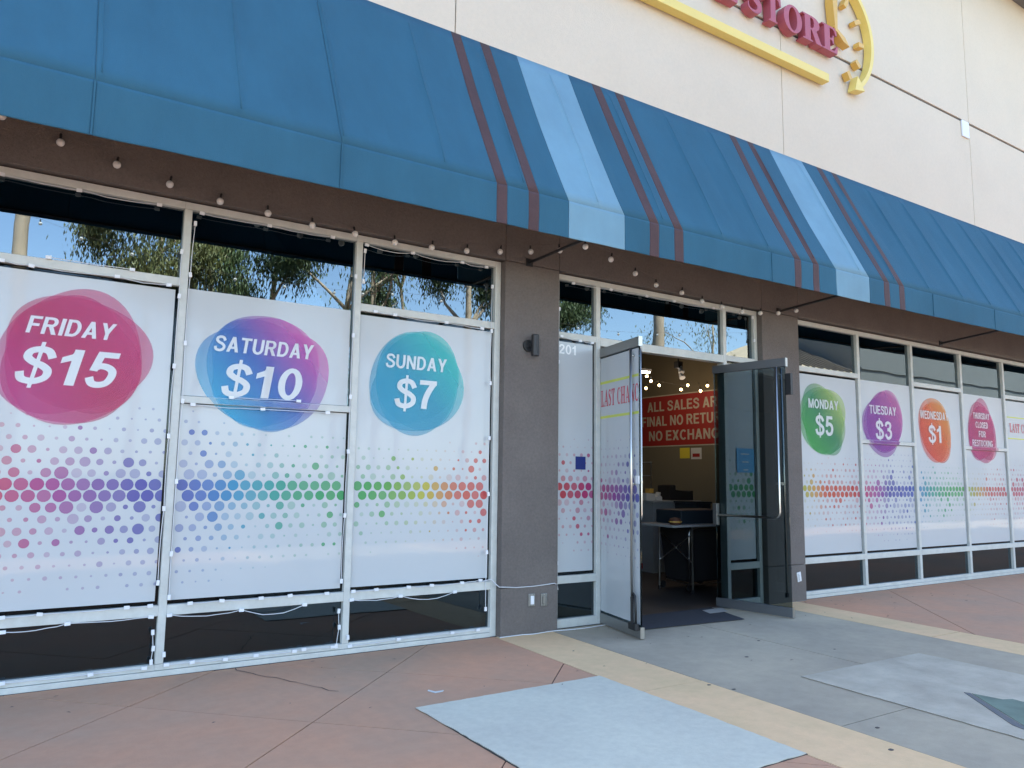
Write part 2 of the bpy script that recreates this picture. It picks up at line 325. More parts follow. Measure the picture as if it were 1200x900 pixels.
# ------------------------------------------------------------------ ground, pavement
g = MB().box(-400, 400, -400, 400, -.5, -.13).build('ground', 'asphalt'); tag(g, kind='structure')
PY = -9.6
pv = bx('pavement', 'joint', None, -30, 45, PY, .35, -.128, -.008); tag(pv, kind='structure')
kb = bx('kerb', 'kerb', None, -30, 45, PY-.16, PY-.003, -.128, .004); tag(kb, kind='structure')
def slab(poly, m, top=0.0, gap=.0045, bottom=-.0078, name='paving_slab', parent=pv):
    n = len(poly)
    if n < 3: return
    ar = sum(poly[i][0]*poly[(i+1) % n][1]-poly[(i+1) % n][0]*poly[i][1] for i in range(n))/2
    if abs(ar) < .003: return
    if ar < 0: poly = poly[::-1]
    # inset
    q = list(poly)
    for i in range(n):
        p0, p1 = poly[i], poly[(i+1) % n]; dx, dy = p1[0]-p0[0], p1[1]-p0[1]; L = math.hypot(dx, dy)
        if L < 1e-5: continue
        nx, ny = dy/L, -dx/L; q = clip(q, nx, ny, nx*p0[0]+ny*p0[1]-gap)
        if len(q) < 3: return
    return MB().prism([q], lambda x, y, z: (x, y, z), bottom, top+random.uniform(-.0012, .0012)).build(name, m, parent)
def cells(region, lines1, lines2):
    out = [region]
    for fam, (a, b) in ((lines1, (1, -1)), (lines2, (1, 1))):
        for c in fam:
            nx = []
            for p in out:
                nx += [q for q in (clip(p, a, b, c), clip(p, -a, -b, -c)) if len(q) > 2]
            out = nx
    return out
tL = lambda y: 4.11+.045*y
tR = lambda y: 4.77+.055*y
uL = lambda y: 8.14+.085*y
uR = lambda y: 8.69+.085*y
def quad(fl, fr, y0, y1): return [(fl(y0), y0), (fr(y0), y0), (fr(y1), y1), (fl(y1), y1)]
k_ = lambda v: (lambda y: v)
for p in cells(quad(k_(-14), tL, -.02, PY), [-13.43+1.87*i for i in range(19)], [-29.2+1.83*i for i in range(18)]): slab(p, 'pink')
for p in cells(quad(uR, k_(26), -.02, PY), [8.9+1.95*i for i in range(18)], []): slab(p, 'pink')
for y0, y1 in ((-.02, -2.2), (-2.2, -4.3), (-4.3, -6.4), (-6.4, PY)):
    slab(quad(tL, tR, y0, y1), 'tan'); slab(quad(uL, uR, y0, y1), 'tan')
m_ = lambda y: 6.40+.055*y
for y0, y1 in ((-.02, -3.445), (-3.445, -6.4), (-6.4, PY)):
    slab(quad(tR, m_, y0, y1), 'grey'); slab(quad(m_, uL, y0, y1), 'grey')
slab([(-30, -.02), (-14, -.02), (-14, PY), (-30, PY)], 'grey'); slab([(26, -.02), (45, -.02), (45, PY), (26, PY)], 'grey')
def sheet(name, poly, m, z, parent=pv, t=.003): return MB().prism([poly], lambda x, y, q: (x, y, q), z-t, z).build(name, m, parent)
def ragged(poly, amp, step=.06, seed=1):
    r = random.Random(seed); out = []
    for i, p in enumerate(poly):
        q = poly[(i+1) % len(poly)]; L = math.dist(p, q); n = max(1, int(L/step)); nx, ny = (q[1]-p[1])/L, -(q[0]-p[0])/L
        for k in range(n):
            t = k/n; a_ = r.uniform(-amp, amp) if k else 0; out.append((p[0]+(q[0]-p[0])*t+nx*a_, p[1]+(q[1]-p[1])*t+ny*a_))
    return out
b1 = [(2.42, -1.735), (4.03, -1.712), (3.99, -2.9), (3.945, -3.65), (2.40, -3.66), (2.43, -2.7)]
sheet('patch_joint', [(2.425, -1.732), (4.038, -1.704), (4.000, -2.9), (3.954, -3.655), (2.41, -3.657)], 'joint', .0035, t=.002)
sheet('painted_patch', ragged(b1, .004, .05, 9), 'patch', .0085, t=.004)
b2 = [(5.42, -2.53), (7.09, -2.55), (7.03, -4.45), (5.30, -4.43)]
sheet('worn_painted_patch', ragged(b2, .005, .04, 5), 'palepatch', .0065, t=.003)
st = [(6.094, -3.502), (6.125, -3.70), (6.20, -3.73), (6.19, -3.80), (6.30, -4.20), (5.9, -4.42), (5.5, -4.30), (5.60, -4.06)]
sheet('green_emblem', st, 'green', .0095, t=.002)
sheet('emblem_border', [(6.094, -3.49), (5.60, -4.045), (5.49, -4.30), (5.43, -4.29), (5.545, -4.02), (6.075, -3.455)], 'slate', .0098, t=.002)
# hairline crack, gum spots and scraps on the paving
rr = random.Random(3)
ck = [(1.66+.0, -.03)]
for i in range(14): ck.append((1.66+i*.035+rr.uniform(-.02, .02), -.03-(i+1)*.075+rr.uniform(-.02, .02)))
mb = MB()
for i in range(len(ck)-1):
    (x0, y0), (x1, y1) = ck[i], ck[i+1]; wd = rr.uniform(.002, .0045); nx, ny = y1-y0, -(x1-x0); L = math.hypot(nx, ny); nx, ny = nx/L*wd, ny/L*wd
    mb.add([(x0-nx, y0-ny, .0024), (x0+nx, y0+ny, .0024), (x1+nx, y1+ny, .0024), (x1-nx, y1-ny, .0024)], [(0, 1, 2, 3)])
mb.build('crack', 'joint', pv, fix=False)
for px, py in ((1028, 853), (1044, 879), (889, 751), (860, 808), (831, 803), (672, 763), (875, 770), (1075, 767), (983, 795), (978, 761)):
    x, y = G(px, py); r = rr.uniform(.007, .015)
    MB().prism([[(x+r*(1.6 if i % 2 else 1.2)*math.cos(i*.785), y+r*math.sin(i*.785)*rr.uniform(.7, 1.1)) for i in range(8)]], lambda a_, b_, c_: (a_, b_, c_), .0016, .0036).build('gum_spot', 'stain_rib_shade', pv)

rl = random.Random(77); mb = MB()
for k in range(70):
    x, y = rl.uniform(-1.5, 12), -abs(rl.gauss(0, 1.1))-.05; a_ = rl.uniform(0, 6.28); L_, w_ = rl.uniform(.008, .026), rl.uniform(.003, .007); u, v = Vector((math.cos(a_), math.sin(a_), 0)), Vector((-math.sin(a_), math.cos(a_), 0)); p = Vector((x, y, .0105))
    mb.add([p-u*L_, p-v*w_+Vector((0, 0, .003)), p+u*L_, p+v*w_+Vector((0, 0, .002))], [(0, 1, 2, 3)])
lt_ = mb.build('leaf_litter', 'stain_rib_shade', None, fix=False); tag(lt_, 'tiny dry leaf scraps scattered over the paving', 'litter', kind='stuff')

# ------------------------------------------------------------------ shop building
YW = -.08
sb = empty('store_building', (6.5, 0, 0), 'beige two storey shop with brown pillars and a long glazed front', 'building')
TOP = 11.03
XJ = [-14, -6.9, -1.71, 3.49, 8.69, 13.89, 19.1, 24.3, 30]
for i in range(len(XJ)-1):
    for z0, z1 in ((5.9, 7.885), (7.93, TOP)):
        bx('wall_panel', 'beige', sb, XJ[i]+.006, XJ[i+1]-.006, YW, -.05, z0, z1, bevel=.006)
bx('wall_core', 'brown', sb, -14, 30, -.0505, .30, 3.775, TOP-.01)
bx('reveal_strip', 'whiteplastic', sb, -14, 30, YW+.012, -.0515, 7.886, 7.893)
LJ = [-14, -.45, 4.14, 4.83, 8.13, 8.88, 16.28, 17.0, 30]
for i in range(len(LJ)-1):
    bx('lintel_panel', 'brown', sb, LJ[i]+.003, LJ[i+1]-.003, YW, -.051, 3.768, 5.895, bevel=.003)
for x0, x1 in ((-14, -.45), (4.14, 4.83), (8.13, 8.88), (16.28, 17.0), (17.01, 30)):
    bx('pillar_shaft', 'brown', sb, x0, x1, YW, .30, .468, 3.762, bevel=.008)
    bx('pillar_plinth', 'brown', sb, x0, x1, YW, .30, .004, .463, bevel=.006)
    bx('plinth_footing', 'kerb', sb, x0+.004, x1-.004, YW+.004, .3, -.007, .0039)
bx('roof_eave', 'slate', sb, -15, 31, -1.0, 18.5, TOP, TOP+.35)
bx('back_wall', 'beige', sb, -14, 30, 17.7, 18, 0, TOP); bx('end_wall', 'beige', sb, -14, -13.7, .31, 17.69, 0, TOP); bx('end_wall', 'beige', sb, 29.7, 30, .31, 17.69, 0, TOP)
# interior shell
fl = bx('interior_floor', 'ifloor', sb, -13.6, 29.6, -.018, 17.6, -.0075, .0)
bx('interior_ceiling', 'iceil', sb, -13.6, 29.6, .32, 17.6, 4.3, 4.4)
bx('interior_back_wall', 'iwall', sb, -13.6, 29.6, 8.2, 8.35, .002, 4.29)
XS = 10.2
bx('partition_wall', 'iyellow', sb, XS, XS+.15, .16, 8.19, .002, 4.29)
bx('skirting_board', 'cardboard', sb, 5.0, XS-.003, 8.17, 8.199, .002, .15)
# the storefront windows
HEAD0, HEAD1 = 3.70, 3.76
def window(name, x0, x1, kind, left=True, label=None):
    """one bay of the storefront: x0..x1 are mullion centres"""
    wd = empty(name, ((x0+x1)/2, .05, 0), parent=sb)
    if label: wd['label'] = label
    a_, b_ = x0+.03, x1-.03
    if left: bx('mullion', 'alu', wd, x0-.03, x0+.03, 0, .11, .092, HEAD0, bevel=.004)
    bx('head_rail', 'alu', wd, x0-.0295, x1-.0305, .002, .11, HEAD0+.001, HEAD1, bevel=.003)
    bx('sill', 'alu', wd, x0-.03, x1-.0302, .004, .12, .045, .09, bevel=.003)
    bx('sill_flashing', 'alu', wd, x0-.03, x1-.0302, -.008, .12, .001, .0425, bevel=.002)
    bx('kick_rail', 'alu', wd, a_, b_, .001, .1, .45, .53, bevel=.004)
    bx('pane', 'kickglass', wd, a_, b_, .045, .053, .088, .452)
    if kind == 'T':
        bx('transom_rail', 'alu', wd, a_, b_, .001, .1, 3.05, 3.12, bevel=.004)
        bx('pane', 'filmglass', wd, a_, b_, .045, .053, .528, 3.052); bx('pane', 'glass', wd, a_, b_, .045, .053, 3.118, 3.702)
        return wd, 3.03
    bx('middle_rail', 'alu', wd, a_, b_, .001, .1, 2.107, 2.163, bevel=.004)
    bx('pane', 'filmglass', wd, a_, b_, .045, .053, .528, 2.109); bx('pane', 'glass', wd, a_, b_, .045, .053, 2.161, 3.702)
    return wd, 3.055
LX = [-.42, 1.095, 2.588, 4.10]
RX = [8.93, 10.37, 11.795, 13.285, 14.74, 16.25]
tops = []
for i in range(3): tops.append((LX[i], LX[i+1])+(window('storefront_window', LX[i], LX[i+1], 'TMT'[i])[1],))
bx('end_mullion', 'alu', sb, 4.07, 4.137, 0, .11, .001, 3.76, bevel=.004)
for i in range(5): tops.append((RX[i], RX[i+1])+(window('storefront_window', RX[i], RX[i+1], 'TMTMT'[i])[1],))
bx('end_mullion', 'alu', sb, 16.22, 16.278, 0, .11, .001, 3.76, bevel=.004)
# entrance: sidelites, door frame, transom
for n_, x0, x1 in (('side_light', 4.86, 5.436), ('side_light', 7.505, 8.10)):
    sl = empty(n_, ((x0+x1)/2, .05, 0), parent=sb)
    a_, b_ = x0+.03, x1-.03
    bx('mullion', 'alu', sl, x0-.03, x0+.03, 0, .11, .001, HEAD0, bevel=.004)
    bx('mullion', 'alu', sl, x1-.03, x1+(.03 if x1 < 6 else .028), 0, .11, .001, HEAD0, bevel=.004)
    bx('head_rail', 'alu', sl, x0-.03, x1+(.03 if x1 < 6 else .028), .002, .11, HEAD0+.001, HEAD1, bevel=.003)
    bx('sill', 'alu', sl, a_, b_, .003, .1, .001, .09, bevel=.003); bx('kick_rail', 'alu', sl, a_, b_, .001, .1, .45, .53, bevel=.004)
    bx('transom_rail', 'alu', sl, a_, b_, .001, .1, 3.05, 3.12, bevel=.004)
    for z0, z1, gm in ((.088, .452, 'kickglass'), (.528, 3.052, 'filmglass'), (3.118, 3.702, 'glass')): bx('pane', gm, sl, a_, b_, .045, .053, z0, z1)
tr = empty('entrance_transom', (6.43, .05, 3.0), parent=sb)
bx('head_rail', 'alu', tr, 5.467, 7.474, .002, .11, HEAD0+.001, HEAD1, bevel=.003)
bx('door_header', 'alu', tr, 5.467, 7.474, .001, .11, 3.02, 3.115, bevel=.004)
bx('pane', 'glass', tr, 5.467, 7.474, .045, .053, 3.113, 3.702)
bx('threshold', 'rail', sb, 5.468, 7.473, -.015, .12, .0005, .008)
bx('ceiling_sign_backing', 'paper', tr, 6.05, 6.52, .06, .066, 3.38, 3.68)

# ------------------------------------------------------------------ window graphics
STOPS = [(-1.2, (.60, .05, .09)), (-.15, (.62, .06, .12)), (.10, (.50, .04, .20)), (.30, (.40, .04, .27)), (.55, (.22, .06, .34)), (.78, (.09, .07, .38)), (1.12, (.04, .07, .40)), (1.35, (.02, .13, .48)), (1.60, (.01, .30, .52)), (1.85, (.015, .36, .36)), (2.1, (.015, .36, .17)), (2.6, (.015, .36, .09)), (2.9, (.05, .38, .07)), (3.13, (.25, .44, .06)), (3.33, (.55, .52, .06)), (3.5, (.66, .30, .06)), (3.68, (.64, .08, .04)), (4.05, (.62, .06, .07)), (4.9, (.58, .045, .045)), (5.15, (.56, .04, .10)), (5.4, (.46, .04, .22)), (5.55, (.30, .05, .32)), (5.75, (.07, .06, .36)), (6.3, (.03, .09, .42)), (7.3, (.015, .34, .12)), (8.2, (.02, .36, .10)),
         (8.95, (.35, .48, .06)), (9.25, (.62, .34, .05)), (9.5, (.64, .10, .05)), (10.2, (.58, .04, .035)), (10.45, (.54, .04, .16)), (10.75, (.36, .04, .32)), (11.05, (.06, .06, .36)), (11.7, (.03, .08, .42)), (11.9, (.01, .25, .50)), (12.2, (.015, .36, .30)), (12.6, (.02, .38, .14)), (13.15, (.03, .38, .08)), (13.4, (.34, .44, .07)), (13.75, (.60, .34, .08)), (14.05, (.58, .07, .07)), (14.8, (.54, .04, .08)), (15.6, (.5, .05, .2)), (16.5, (.3, .05, .34))]
def dotcol(x):
    for (x0, c0), (x1, c1) in zip(STOPS, STOPS[1:]):
        if x <= x1: t = max(0, min(1, (x-x0)/(x1-x0))); return tuple(a_+(b_-a_)*t for a_, b_ in zip(c0, c1))
    return STOPS[-1][1]
FILM = (.47, .50, .51)
DENS = [(-.4, .75), (.9, 1), (1.3, .9), (1.9, .5), (2.5, .45), (3.0, .28), (3.4, .15), (3.8, .6), (4.1, .6), (4.9, .6), (5.4, .7), (6, .9), (8.9, .15), (9.6, .5), (10.3, .5), (10.6, .7), (11.2, 1), (11.7, .8), (12, .4), (13.2, .35), (13.5, .15), (14.2, .5), (15, .6), (17, .6)]
def lerp(T, x):
    for (x0, a_), (x1, b_) in zip(T, T[1:]):
        if x <= x1: return a_+(b_-a_)*max(0, (x-x0)/(x1-x0))
    return T[-1][1]
def dots(mb, x0, x1, z0, z1, mp, w, colx=lambda x: x, seed=0, zc=1.415):
    r = random.Random(seed); dz = .0845; dx = .0985
    for k in range(-9, 12):
        z = zc+(k+.5)*dz
        if z > z1-.05 or z < z0+.05: continue
        j0 = math.ceil((x0+.01)/dx)
        for j in range(j0, int((x1-.01)/dx)+1):
            x = j*dx+(dx/2 if k % 2 else 0)
            if x < x0 or x > x1: continue
            dist = abs(k+.5); c = dotcol(colx(x))
            dens = lerp(DENS, colx(x))           # dense and sparse stretches of the print
            if dist < 1: s = r.uniform(.92, 1) * (.86+.14*dens); al = r.uniform(.86, 1.0)
            else:
                fall = max(0, 1-(dist-1)/((4.6+4.4*dens)*(.8 if k > 0 else 1))); q = r.random()
                s = (.16+.82*fall)*(.62+.38*q)*(.70+.30*dens)*(1 if fall > .05 else 0)
                if r.random() < .35: s *= .5
                al = .20+.46*fall*r.random()+.16*dens
                if r.random() < .20 and fall > .3: al = .85; s = min(.98, s*1.2)
            s = min(1, s)
            if s < .12: continue
            rad = .0475*s; col = tuple(f*(1-al)+.72*q_*al for f, q_ in zip(FILM, c))
            n = 14; vsx = [mp(x, z, w)]; 
            pts = [(x+rad*math.cos(2*math.pi*i/n), z+rad*1.0*math.sin(2*math.pi*i/n)) for i in range(n)]
            pts = [(max(x0, min(x1, px)), pz) for px, pz in pts]
            mb.add([mp(px, pz, w) for px, pz in pts], [tuple(range(n))], col)
    return mb
def blob_loop(cx, cz, rx, rz, rot, ph, a2, a3, n=56):
    out = []
    for i in range(n):
        t = 2*math.pi*i/n; q = 1+a2*math.cos(2*t+ph)+a3*math.cos(3*t+ph*1.7)
        x, z = rx*q*math.cos(t), rz*q*math.sin(t); out.append((cx+x*math.cos(rot)-z*math.sin(rot), cz+x*math.sin(rot)+z*math.cos(rot)))
    return out
def blob(parent, layers, cx, cz, ca, cb, cc, y0, rail=None):
    """overlapping translucent print shapes: colour runs from ca (lower left) over cb to cc (upper right)"""
    def colour(x, z):
        t = max(0, min(1, .5+((x-cx)*.75+(z-cz)*.65)/.95))
        return tuple(.92*q for q in [(a_+(b_-a_)*t*2) if t < .5 else (b_+(c_-b_)*(t*2-1)) for a_, b_, c_ in zip(ca, cb, cc)])
    for i, (dx, dz, rx, rz, rot, ph, a2, a3) in enumerate(layers):
        lp = blob_loop(cx+dx, cz+dz, rx, rz, rot, ph, a2, a3); y = y0-.0012*i
        mb = MB(); c0 = (cx+dx, cz+dz); n = len(lp)
        for kf in (0.5, 1.0):
            for p in lp:
                x, z = c0[0]+(p[0]-c0[0])*kf, c0[1]+(p[1]-c0[1])*kf; mb.add([(x, y, z)], [], colour(x, z))
        mb.add([(c0[0], y, c0[1])], [], colour(*c0))
        for k in range(n): k2 = (k+1) % n; mb.f.append((2*n, k, k2)); mb.f.append((k, n+k, n+k2, k2))
        mb.build('blob_layer', 'blob', parent, fix=False)
    if rail:
        for i, (dx, dz, rx, rz, rot, ph, a2, a3) in enumerate(layers):
            lp = clip(clip(blob_loop(cx+dx, cz+dz, rx, rz, rot, ph, a2, a3), 0, 1, rail[1]-.004), 0, -1, -rail[0]-.004)
            if len(lp) > 2:
                mb = MB().prism([lp], front, -.0018-.0009*i); mb.c = [colour(v[0], v[2]) for v in mb.v]; mb.build('rail_tint', 'tintblob', parent, fix=False)
def lay(seed, n, e, j, w3):
    r = random.Random(seed); out = []
    for i in range(n):
        k = r.uniform(1-e, 1+e); ph = r.uniform(0, 6.28)
        out.append((r.uniform(-j, j), r.uniform(-j, j), .455*k, .455/k, math.pi*i/n+r.uniform(-.25, .25), ph, r.uniform(.01, .035), r.uniform(w3*.5, w3)))
    return out
LAY = [lay(4, 5, .15, .065, .07), lay(8, 5, .14, .075, .05), lay(3, 4, .11, .07, .05), lay(12, 5, .15, .06, .085), lay(5, 5, .16, .06, .03), lay(9, 4, .13, .06, .04), lay(14, 5, .13, .06, .09)]
def graphic(i, label, title, price, layers, cx, ca, cb, cc, rail=None, cap=.13, tw=None, pw=None, lines=None, it=.18):
    x0, x1, top = tops[i]; fx0, fx1, fz0, fz1 = x0+.038, x1-.056, .562, top-.010
    if rail: rz = (2.107, 2.163)
    g = empty('window_graphic', ((x0+x1)/2, .03, .53), label, 'window graphic', 'printed vinyl graphics on the shop windows')
    yb = .030
    for z0, z1 in (((fz0, fz1),) if not rail else ((fz0, 2.1), (2.168, fz1))): bx('vinyl_film', 'film', g, fx0, fx1, yb, yb+.012, z0, z1)
    cz = 2.405
    mb = dots(MB(), fx0, fx1, fz0, 2.75, front, yb-.0012, seed=i+11, zc=1.41)
    # dots hidden under the blob are dropped
    keep = MB(); n = 14
    for f in mb.f:
        c = mb.v[f[0]]; mx = sum(mb.v[k][0] for k in f)/n; mz = sum(mb.v[k][2] for k in f)/n
        if lines is not None or layers is not None:
            if math.hypot(mx-cx, mz-cz) < .5 : continue
        if rail and rz[0]-.05 < mz < rz[1]+.05: continue
        keep.add([mb.v[k] for k in f], [tuple(range(n))], mb.c[f[0]])
    tag(keep.build('dot_print', 'print', g, fix=False), kind='stuff')
    if layers: blob(g, layers, cx, cz, ca, cb, cc, yb-.0025, rz if rail else None)
    yt = yb-.0085
    if title:
        if lines:
            for k, s in enumerate(lines): lettering(MB(), s, cx+.02, 2.64-k*.155, .105, .1*len(s)*.69 if len(s) > 3 else .23, front, yt, .028).build('lettering', 'white_print', g, fix=False)
        else:
            lettering(MB(), title, cx-.02, 2.555, cap, tw, front, yt, .022, it*.9).build('lettering', 'white_print', g, fix=False)
            lettering(MB(), price, cx-.02, 2.185, .275, pw, front, yt, .034, it).build('price_lettering', 'white_print', g, fix=False)
    return g, yb
P_ = (.62, .035, .24); P2 = (.60, .045, .30); P3 = (.66, .10, .36)
graphic(0, 'FRIDAY $15 window graphic with a large magenta blob', 'FRIDAY', '$15', LAY[0], .36, (.60, .015, .24), (.58, .008, .13), (.66, .025, .20), tw=.57, pw=.64, it=.22)
graphic(1, 'SATURDAY $10 window graphic with a blue to pink blob', 'SATURDAY', '$10', LAY[1], 1.80, (.01, .44, .72), (.05, .15, .55), (.72, .10, .46), rail=True, tw=.83, pw=.66, it=.14)
graphic(2, 'SUNDAY $7 window graphic with a turquoise blob', 'SUNDAY', '$7', LAY[2], 3.235, (.015, .40, .62), (.012, .38, .56), (.03, .62, .58), tw=.64, pw=.43, it=.06)
graphic(3, 'MONDAY $5 window graphic with a green blob', 'MONDAY', '$5', LAY[3], 9.55, (.06, .45, .10), (.04, .30, .14), (.50, .66, .18), tw=.68, pw=.40, it=.0)
graphic(4, 'TUESDAY $3 window graphic with a purple blob', 'TUESDAY', '$3', LAY[4], 11.0, (.30, .06, .42), (.34, .06, .40), (.62, .14, .42), rail=True, tw=.70, pw=.42, it=.0)
graphic(5, 'WEDNESDAY $1 window graphic with an orange blob', 'WEDNESDAY', '$1', LAY[5], 12.44, (.78, .07, .06), (.84, .13, .03), (.88, .36, .04), tw=.84, pw=.40, it=.0)
graphic(6, 'THURSDAY CLOSED FOR RESTOCKING window graphic with a pink blob', 'x', None, LAY[6], 13.90, (.58, .02, .22), (.56, .012, .15), (.64, .03, .22), rail=True, lines=['THURSDAY', 'CLOSED', 'FOR', 'RESTOCKING'])
g, yb = graphic(7, 'window graphic lettered LAST CHANCE between thin yellow lines, beyond the THURSDAY one', None, None, None, 15.5, None, None, None)
serif(MB(), 'LAST CHANCE', 14.92, 2.46, .16, 1.05, front, yb-.004).build('lettering', 'redprint', g, fix=False)
for z in (2.72, 2.34): bx('yellow_line', 'lime', g, 14.84, 16.1, yb-.003, yb-.0005, z, z+.02)
# side light graphics
def side_graphic(x0, x1, label, seed):
    g = empty('window_graphic', ((x0+x1)/2, .03, .53), label, 'window graphic', 'printed vinyl graphics on the shop windows')
    bx('vinyl_film', 'film', g, x0+.035, x1-.06, .03, .042, .565, 3.02)
    tag(dots(MB(), x0+.035, x1-.06, .6, 2.6, front, .0288, seed=seed).build('dot_print', 'print', g, fix=False), kind='stuff'); return g
g = side_graphic(4.86, 5.436, 'dotted vinyl on the narrow pane numbered 201 left of the door', 31)
lettering(MB(), '201', 5.03, 2.885, .105, .24, front, .028, .022).build('number_lettering', 'greyprint', g, fix=False)
bx('navy_sticker', 'navy', g, 5.14, 5.275, .024, .0285, 1.64, 1.78)
side_graphic(7.505, 8.10, 'dotted vinyl on the narrow pane seen through the right glass door', 32)

# ------------------------------------------------------------------ glass doors
def door(hx, hy, ang, sgn, label, filmed):
    """leaf along local +u from its hinge; n is the side that faces the camera"""
    d = empty('glass_door', (hx, hy, 0), parent=sb); d['label'] = label
    U = Vector((math.cos(ang), math.sin(ang), 0)); N = Vector((-U.y, U.x, 0))
    if N.x > 0: N = -N                                   # towards the camera side (-x)
    mp = lambda u, v, w: tuple(Vector((hx, hy, 0))+U*u+N*w+Vector((0, 0, v)))
    def lb(name, m, u0, u1, w0, w1, z0, z1, par=d, bevel=0):
        vs_ = [mp(u, z, w_) for z in (z0, z1) for w_ in (w0, w1) for u in (u0, u1)]
        return MB().add(vs_, [(0, 2, 3, 1), (4, 5, 7, 6), (0, 1, 5, 4), (2, 6, 7, 3), (0, 4, 6, 2), (1, 3, 7, 5)]).build(name, m, par, bevel=bevel)
    L = 1.0
    lb('glass_pane', 'doorglass', .012, L-.012, -.006, .006, .115, 2.89)
    rm = 'rail' if filmed else 'darkrail'
    lb('bottom_rail', rm, 0, L, -.022, .022, .012, .118, bevel=.004); lb('top_rail', rm, 0, L, -.022, .022, 2.885, 2.985, bevel=.004)
    lb('rail_end_cap', 'steel', L, L+.006, -.022, .022, .012, .118); lb('rail_end_cap', 'steel', L, L+.006, -.022, .022, 2.885, 2.985)
    def tb(name, pts, r, m='steel', n=10): return MB().tube([mp(*p) for p in pts], r, n).build(name, m, d, smooth=True)
    def L_bar(w):                                        # panic handle on the room side
        r = .07; pts = [(L-.10, 2.88, w), (L-.10, 1.12+r, w)]+[(L-.10-r+r*math.cos(t), 1.12+r-r*math.sin(t), w) for t in [i*math.pi/12 for i in range(1, 7)]]+[(.07, 1.12, w)]
        tb('panic_bar', pts, .0145); 
        lb('panic_bar_box', 'rail', .015, .075, min(w-.03, w+.03), max(w-.03, w+.03), 1.0, 1.26, bevel=.004)
        lb('bar_clamp', 'steel', L-.13, L-.07, min(0, w), max(0, w), 1.50, 1.53)
    def pull(w, z0):
        tb('pull_bar', [(L-.10, 2.87, w), (L-.10, z0, w)], .0145)
        for z in (2.80, 1.5): tb('standoff', [(L-.10, z, 0), (L-.10, z, w)], .009)
    if filmed:
        lb('door_film', 'film', .02, L-.025, .0065, .0085, .14, 2.87)
        dots(MB(), .02, L-.025, .3, 2.45, mp, .0095, colx=lambda u: 5.25+u*.66, seed=41, zc=1.40).build('dot_print', 'print', d, fix=False)['kind'] = 'stuff'
        mb = serif(MB(), 'LAST CHANC', .14, 2.33, .18, .84, mp, .0102); mb.build('lettering', 'redprint', d, fix=False)
        for z in (2.58, 2.20): lb('yellow_line', 'lime', .02, L-.025, .0088, .0100, z, z+.028)
        pull(.055, .36); L_bar(-.055)
        MB().tube([mp(L-.10, .40, .055), mp(L-.10, .15, .055)], .0165, 8).build('rubber_sleeve', 'black', d)
        MB().tube([mp(L-.10, .40, .055), mp(L-.075, .43, .055), mp(L-.04, .41, .055), mp(L-.03, .30, .055), mp(L-.03, .12, .055)], .013, 8).build('lock_loop', 'black', d, smooth=True)
        lb('lock_body', 'black', L-.15, L-.01, .03, .075, .085, .15, bevel=.006)
        lb('lock_plate', 'whiteplastic', L-.10+.02, L-.02, .007, .02, 1.50, 1.58)
    else:
        L_bar(.055); pull(-.055, .25)
        MB().tube([mp(L-.10, .27, -.055), mp(L-.10, .22, -.055)], .024, 8).build('bar_foot', 'black', d)
        lb('closer_bracket', 'black', L-.02, L+.05, -.05, .0, 2.55, 2.80)
    return d, mp
dl, mpl = door(5.505, .12, math.atan2(-.97, -.228), 1, 'left glass door leaf covered with dotted LAST CHANCE film', True)
dr, mpr = door(7.43, .14, math.atan2(-.99, .15), -1, 'right clear glass door leaf with an L shaped steel bar', False)
# notice taped on the right side light behind the open leaf
x0, z1 = W(863, 525, .02); x1, z0 = W(884, 554, .02)
nb = empty('blue_notice', ((x0+x1)/2, .02, z0), 'light blue printed notice seen through the open right glass door', 'notice')
bx('notice_sheet', 'bluepaper', nb, x0, x1, .018, .0205, z0, z1)
for k in range(4): bx('print_line', 'white_print', nb, x0+.08+.02*k, x1-.10-.01*k, .0165, .0176, z1-.08-.1*k, z1-.065-.1*k)

# ------------------------------------------------------------------ awning
YA = -1.02
aw = empty('awning', (6.5, YA, 3.7), 'long sloping blue fabric awning with maroon and pale blue stripes', 'awning')
zb = lambda x: 3.735+.0088*(x+.2); zf = lambda x: 4.118+.0032*x; ZT = 6.03
FX = lambda p: W(p, .2525*p+66, YA)[0]
seams = [-14, -9.5, -5, -2.2, FX(111.7), FX(401)]
segs = []
def seg(p0, p1, m): segs.append((FX(p0) if p0 > -100 else p0, FX(p1), m))
xs = [(-12.0, 'blue'), (-7.0, 'blue'), (-3.2, 'blue'), (FX(111.7), 'blue'), (FX(401), 'blue'), (FX(582.2), 'maroon'), (FX(594.5), 'blue'), (FX(619.5), 'maroon'), (FX(631.7), 'blue'), (FX(666.7), 'pale'), (FX(731.7), 'blue'), (FX(761.2), 'maroon'), (FX(772), 'blue'), (FX(790), 'maroon'), (FX(800.4), 'blue'), (FX(903.7), 'blue'), (FX(930.5), 'maroon'), (FX(938.3), 'blue'), (FX(952.2), 'maroon'), (FX(959.2), 'blue'), (FX(979.2), 'pale'), (FX(1018), 'blue'), (FX(1035.3), 'maroon'), (FX(1041.7), 'blue'), (FX(1053), 'maroon'), (FX(1059.2), 'blue'), (FX(1092.5), 'blue'), (FX(1164.6), 'blue'), (13.95, 'blue'), (15.6, 'blue'), (17.3, 'blue'), (19.0, None)]
RIBS = [-2.3, .33, 1.24, 2.03, 2.93, 3.74, 4.62, 5.47, 6.36, 7.14, 7.98, 8.9, 9.7, 10.55, 11.45, 12.28, 13.2, 14.0, 14.9, 15.7]
rw = random.Random(21)
wr = [(rw.uniform(-3, 16), rw.uniform(.15, .9), rw.uniform(.15, .5), rw.uniform(.08, .25), rw.uniform(-.006, .006)) for _ in range(90)]
